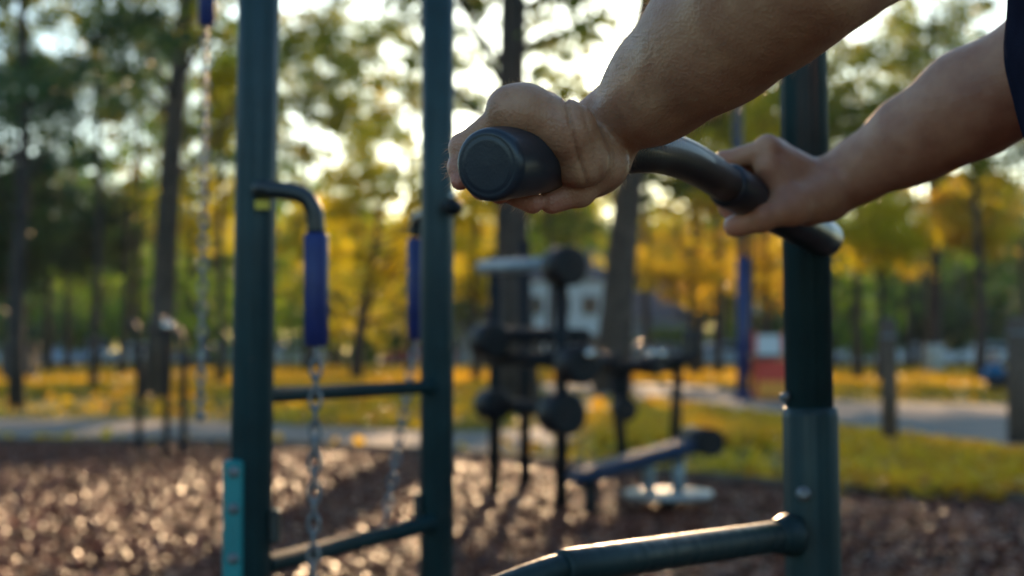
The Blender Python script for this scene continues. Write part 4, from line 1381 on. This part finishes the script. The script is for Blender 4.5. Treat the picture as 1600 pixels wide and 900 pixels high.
# ------------------------------------------------------------------ blue pole, red play box
bp = thing('blue_pole', tuple(gr(1160, 29)), 'slim blue pole standing behind the far hand', 'pole')
q = gr(1160, 29)
MB().tube([q - [0, 0, .1], (q[0], q[1], 2.9)], .125, 20).build('lower_shaft', M['bluepole'], bp)
MB().tube([(q[0], q[1], 2.9), (q[0] - .1, q[1], 6.6)], [.10, .085], 20).build('upper_shaft', mat('navy_paint', (.015, .03, .07), .4), bp)
MB().box((q[0] - .1, q[1] - .3, 6.65), (.28, .7, .12), bev=.03).build('lamp_head', M['steel_dark'], bp)
MB().tube([q, q + [0, 0, .14]], .20, 20).build('foot', M['bluepole'], bp)

kb = thing('play_cabin', tuple(gr(1200, 29)), 'small red and orange play cabin beside the blue pole', 'playhouse')
q = gr(1202, 29)
MB().box(q + [0, 0, .42], (.66, .6, .80), bev=.03).build('wall', M['red'], kb)
MB().box(q + [0, -.32, .22], (.60, .04, .34)).build('front_panel', M['orange'], kb)
MB().box(q + [0, 0, .88], (.78, .72, .08), bev=.02).build('counter', M['wood'], kb)
for sx in (-.3, .3):
    MB().box(q + [sx, 0, 1.15], (.06, .06, .5)).build('corner_post', M['red'], kb)
MB().box(q + [0, .1, 1.12], (.5, .05, .40)).build('back_panel', M['wall'], kb)

# sun-catching round lamp globes along the road
for i, (px, d, py) in enumerate(((1178, 70, 485), (1360, 76, 470))):
    lp = thing('street_lamp', tuple(gr(px, d)), ['white street lamp left of the dip station post', 'white street lamp right of the dip station post'][i], 'lamp', 'street lamps by the road')
    q = gr(px, d); zt = at(px, py, d)[2]
    MB().tube([q - [0, 0, .1], (q[0], q[1], zt - .2)], [.09, .06], 14).build('pole', M['greymetal'], lp)
    MB().sphere((q[0], q[1], zt), .24, 18).build('globe', M['lampglass'], lp)
    MB().tube([(q[0], q[1], zt - .26), (q[0], q[1], zt - .2)], .13, 14).build('collar', M['steel_dark'], lp)

# ------------------------------------------------------------------ bins, sign left
bn = thing('litter_bin', tuple(gr(32, 44)), 'dark box bin on the lawn at the far left', 'bin')
q = gr(32, 44)
MB().box(q + [0, 0, .72], (.95, .8, .9), bev=.05).build('body', M['blackbox'], bn)
MB().box(q + [0, 0, 1.21], (1.05, .9, .08), bev=.02).build('lid', M['steel_dark'], bn)
for sx in (-.35, .35):
    MB().box(q + [sx, 0, .14], (.08, .6, .30)).build('leg', M['steel_dark'], bn)
sg = thing('info_board', tuple(gr(152, 38)), 'dark board on one thin leg standing on the lawn', 'sign')
q = gr(152, 38)
MB().tube([q - [0, 0, .1], q + [0, 0, 1.15]], .04, 12).build('leg', M['steel_dark'], sg)
MB().box(q + [0, -.03, 1.22], (.62, .06, .34), bev=.015).build('panel', M['blackbox'], sg)


# ------------------------------------------------------------------ cars
def car(px, d, col, label, rz=0.0, group='cars parked along the road', L=4.3, hh=1.48):
    x0, y0, _ = gr(px, d)
    t_ = thing('parked_car', (x0, y0, 0), label, 'car', group)
    prof = [(-L / 2, .35), (-L / 2 + .02, .75), (-L / 2 + .25, .92), (-L * .22, 1.0), (-L * .08, hh - .05), (0, hh), (L * .2, hh), (L * .33, hh - .08), (L * .45, 1.02), (L / 2, .95), (L / 2, .35)]
    wb = .86
    vs = []
    for sy in (-1, 1):
        for (x, z) in prof:
            w_ = wb * (1 if z < 1.01 else .80)
            vs.append((x0 + x, y0 + sy * w_, z))
    np_ = len(prof)
    fs = [tuple(range(np_ - 1, -1, -1)), tuple(range(np_, 2 * np_))] + [(i, (i + 1) % np_, np_ + (i + 1) % np_, np_ + i) for i in range(np_)]
    b_ = MB(); b_.add(vs, fs)
    b_.build('body', col, t_)
    for sy in (-1, 1):
        yy = y0 + sy * (wb * .90 + .012)
        for (xa, xb, xc, xd) in ((-L * .17, -L * .06, L * .06, L * .06), (L * .08, L * .08, L * .27, L * .37)):
            y1, y2 = y0 + sy * (wb * .985 + .004), y0 + sy * (wb * .815 + .004)
            MB().add([(x0 + xa, y1, 1.03), (x0 + xd, y1, 1.03), (x0 + xc, y2, hh - .1), (x0 + xb, y2, hh - .1)], [(0, 1, 2, 3)]).build('window', M['glass'], t_)
        for sx in (-.31, .31):
            cx = x0 + sx * L
            wv = MB().tube([(cx, y0 + sy * (wb - .2), .32), (cx, y0 + sy * (wb + .02), .32)], .32, 20).build('wheel', M['tyre'], t_)
            MB().tube([(cx, y0 + sy * (wb + .02), .32), (cx, y0 + sy * (wb + .035), .32)], .19, 16).build('rim', M['galv'], wv)
    for sy in (-.6, .6):
        MB().box((x0 - L / 2 + .06, y0 + sy, .72), (.1, .28, .14), bev=.02).build('headlight', M['lampglass'], t_)
        MB().box((x0 + L / 2 - .01, y0 + sy, .82), (.06, .24, .14), bev=.015).build('tail_light', M['red'], t_)
    return t_


cw = mat('white_car', (.62, .66, .70), .4, 0, .02, 2, coat=.2)
cb = mat('pale_blue_car', (.22, .34, .50), .4, .2, .02, 2, coat=.2)
cs_ = mat('silver_car', (.40, .44, .47), .4, .5, .02, 2, coat=.2)
cr = mat('red_car', (.35, .03, .03), .4, 0, .02, 2, coat=.2)
cn_ = mat('slate_car', (.06, .12, .17), .4, 0, .02, 2, coat=.2)
for px, d, c_, lb in ((112, 84.5, cb, 'pale blue parked car between bin and info board'), (215, 84.5, cw, 'white parked car behind the slender tree'), (-10, 84.5, cs_, 'silver parked car at the left photo edge'),
                      (335, 84.5, cb, 'pale blue parked car behind the thin left chain'), (452, 84.5, cs_, 'silver parked car beside the blue chain sleeve'), (655, 84.5, cr, 'red parked car behind the middle ladder post'),
                      (1010, 72, cn_, 'slate parked car below the handlebar bend'), (1118, 76, cb, 'pale blue parked car left of the blue pole'), (1345, 84.5, cw, 'white parked car behind the wooden post'),
                      (1420, 90.5, cs_, 'silver parked car beside the whitewashed trunk'), (1530, 84.5, cw, 'white parked car near the right photo edge'), (785, 84.5, cs_, 'silver parked car behind the roller station')):
    car(px, d, c_, lb)

# ------------------------------------------------------------------ houses
def house(px, d, wdt, hgt, wm, label, rows=2, cols=4):
    x0, y0, _ = gr(px, d)
    t_ = thing('house', (x0, y0, 0), label, 'house')
    MB().box((x0, y0 + 4, hgt / 2), (wdt, 8, hgt)).build('wall', wm, t_)
    e = .4
    vs = [(x0 - wdt / 2 - e, y0 - e, hgt + .002), (x0 + wdt / 2 + e, y0 - e, hgt + .002), (x0 + wdt / 2 + e, y0 + 8 + e, hgt + .002), (x0 - wdt / 2 - e, y0 + 8 + e, hgt + .002), (x0 - wdt / 2 + 1, y0 + 4, hgt + 2.1), (x0 + wdt / 2 - 1, y0 + 4, hgt + 2.1)]
    rf = MB().add(vs, [(0, 1, 5, 4), (2, 3, 4, 5), (1, 2, 5), (3, 0, 4), (3, 2, 1, 0)]).build('roof', M['roof'], t_)
    MB().box((x0 + wdt * .2, y0 + 4, hgt + 2.0), (.7, .7, 1.3)).build('chimney', M['wall2'], rf)
    for r_ in range(rows):
        for c_ in range(cols):
            xx = x0 - wdt / 2 + wdt * (c_ + .5) / cols; zz = 1.4 + r_ * 2.7
            if r_ == 0 and c_ == cols // 2:
                dr = MB().box((xx, y0 - .02, 1.05), (1.0, .1, 2.1)).build('door', M['wood'], t_); continue
            w_ = MB().box((xx, y0 - .02, zz), (1.25, .1, 1.35)).build('window', M['white'], t_)
            MB().box((xx, y0 - .06, zz), (1.05, .06, 1.15)).build('pane', M['glass'], w_)
    return t_


house(900, 97, 7.5, 5.8, M['wall'], 'pale two-storey house behind the roller station')
house(765, 99, 7, 5.0, M['wall2'], 'grey house partly behind the middle ladder post', 2, 4)
house(1025, 98, 4.4, 3.2, M['wall2'], 'low grey building right of the pale house', 1, 3)

# ------------------------------------------------------------------ distant seated person
q = gr(1551, 33)
pr_ = thing('person', tuple(q), 'person in a blue jacket sitting on the leafy lawn at far right', 'person')
sd = Sdf(q + [-.5, -.7, .0], q + [.5, .5, 1.1], .02)
hp_ = q + np.array([0, 0, .14])
sd.group([cap(hp_, hp_ + [0, -.03, .42], .13, .15, ((0, 1, 0), 1.3)), cap(hp_ + [0, -.03, .5], hp_ + [0, -.04, .58], .055, .05)], .04, .03)
sd.group([cap(hp_ + [0, -.05, .68], hp_ + [0, -.05, .72], .092, .10)], .03, .02)
for s0 in (-1, 1):
    kn = hp_ + [s0 * .16, -.36, .28]
    sd.group([cap(hp_ + [s0 * .09, 0, 0], kn, .085, .06), cap(kn, q + [s0 * .13, -.52, .06], .055, .04), cap(q + [s0 * .13, -.52, .05], q + [s0 * .14, -.66, .04], .04, .035)], .03, .02)
    sd.group([cap(hp_ + [s0 * .19, -.02, .42], hp_ + [s0 * .25, -.14, .22], .05, .042), cap(hp_ + [s0 * .25, -.14, .22], kn + [0, .02, .06], .04, .03)], .02, .02)
Vd, Fd = sd.mesh()
np_mesh('body', Vd, Fd, M['skin'], pr_, True)
jk = Sdf(q + [-.5, -.7, .0], q + [.5, .5, 1.1], .02)
jk.group([cap(hp_ + [0, 0, .02], hp_ + [0, -.03, .42], .16, .175, ((0, 1, 0), 1.2))], .04, .03)
for s0 in (-1, 1):
    kn = hp_ + [s0 * .16, -.36, .28]
    jk.group([cap(hp_ + [s0 * .19, -.02, .42], hp_ + [s0 * .25, -.14, .22], .07, .06), cap(hp_ + [s0 * .25, -.14, .22], hp_ + [s0 * .19, -.28, .30], .056, .05)], .02, .03)
Vd, Fd = jk.mesh(); np_mesh('jacket', Vd, Fd, M['bluejacket'], pr_, True)
tq = Sdf(q + [-.5, -.7, -.02], q + [.5, .5, .7], .02)
for s0 in (-1, 1):
    kn = hp_ + [s0 * .16, -.36, .28]
    tq.group([cap(hp_ + [s0 * .09, 0, 0], kn, .10, .075), cap(kn, q + [s0 * .13, -.50, .08], .07, .055)], .03, .02)
Vd, Fd = tq.mesh(); np_mesh('trousers', Vd, Fd, M['trousers'], pr_, True)
MB().sphere(hp_ + [0, -.03, .73], .112, 14, (1, 1, .95)).build('hair', M['hairh'], pr_)

# ================================================================== HAZE
m = bpy.data.materials.new('haze'); m.use_nodes = True
t = m.node_tree
for x in list(t.nodes):
    if x.type == 'BSDF_PRINCIPLED': t.nodes.remove(x)
pv = t.nodes.new('ShaderNodeVolumePrincipled')
pv.inputs['Color'].default_value = (.93, .95, .97, 1)
pv.inputs['Density'].default_value = .00022
pv.inputs['Anisotropy'].default_value = .35
t.links.new(pv.outputs[0], t.nodes['Material Output'].inputs['Volume'])
hz_ = MB().box((0, 570, 11.75), (1900, 1300, 26.5)).build('haze', m)
tag(hz_, 'pale evening haze filling the park between the trees', 'haze', kind='stuff')
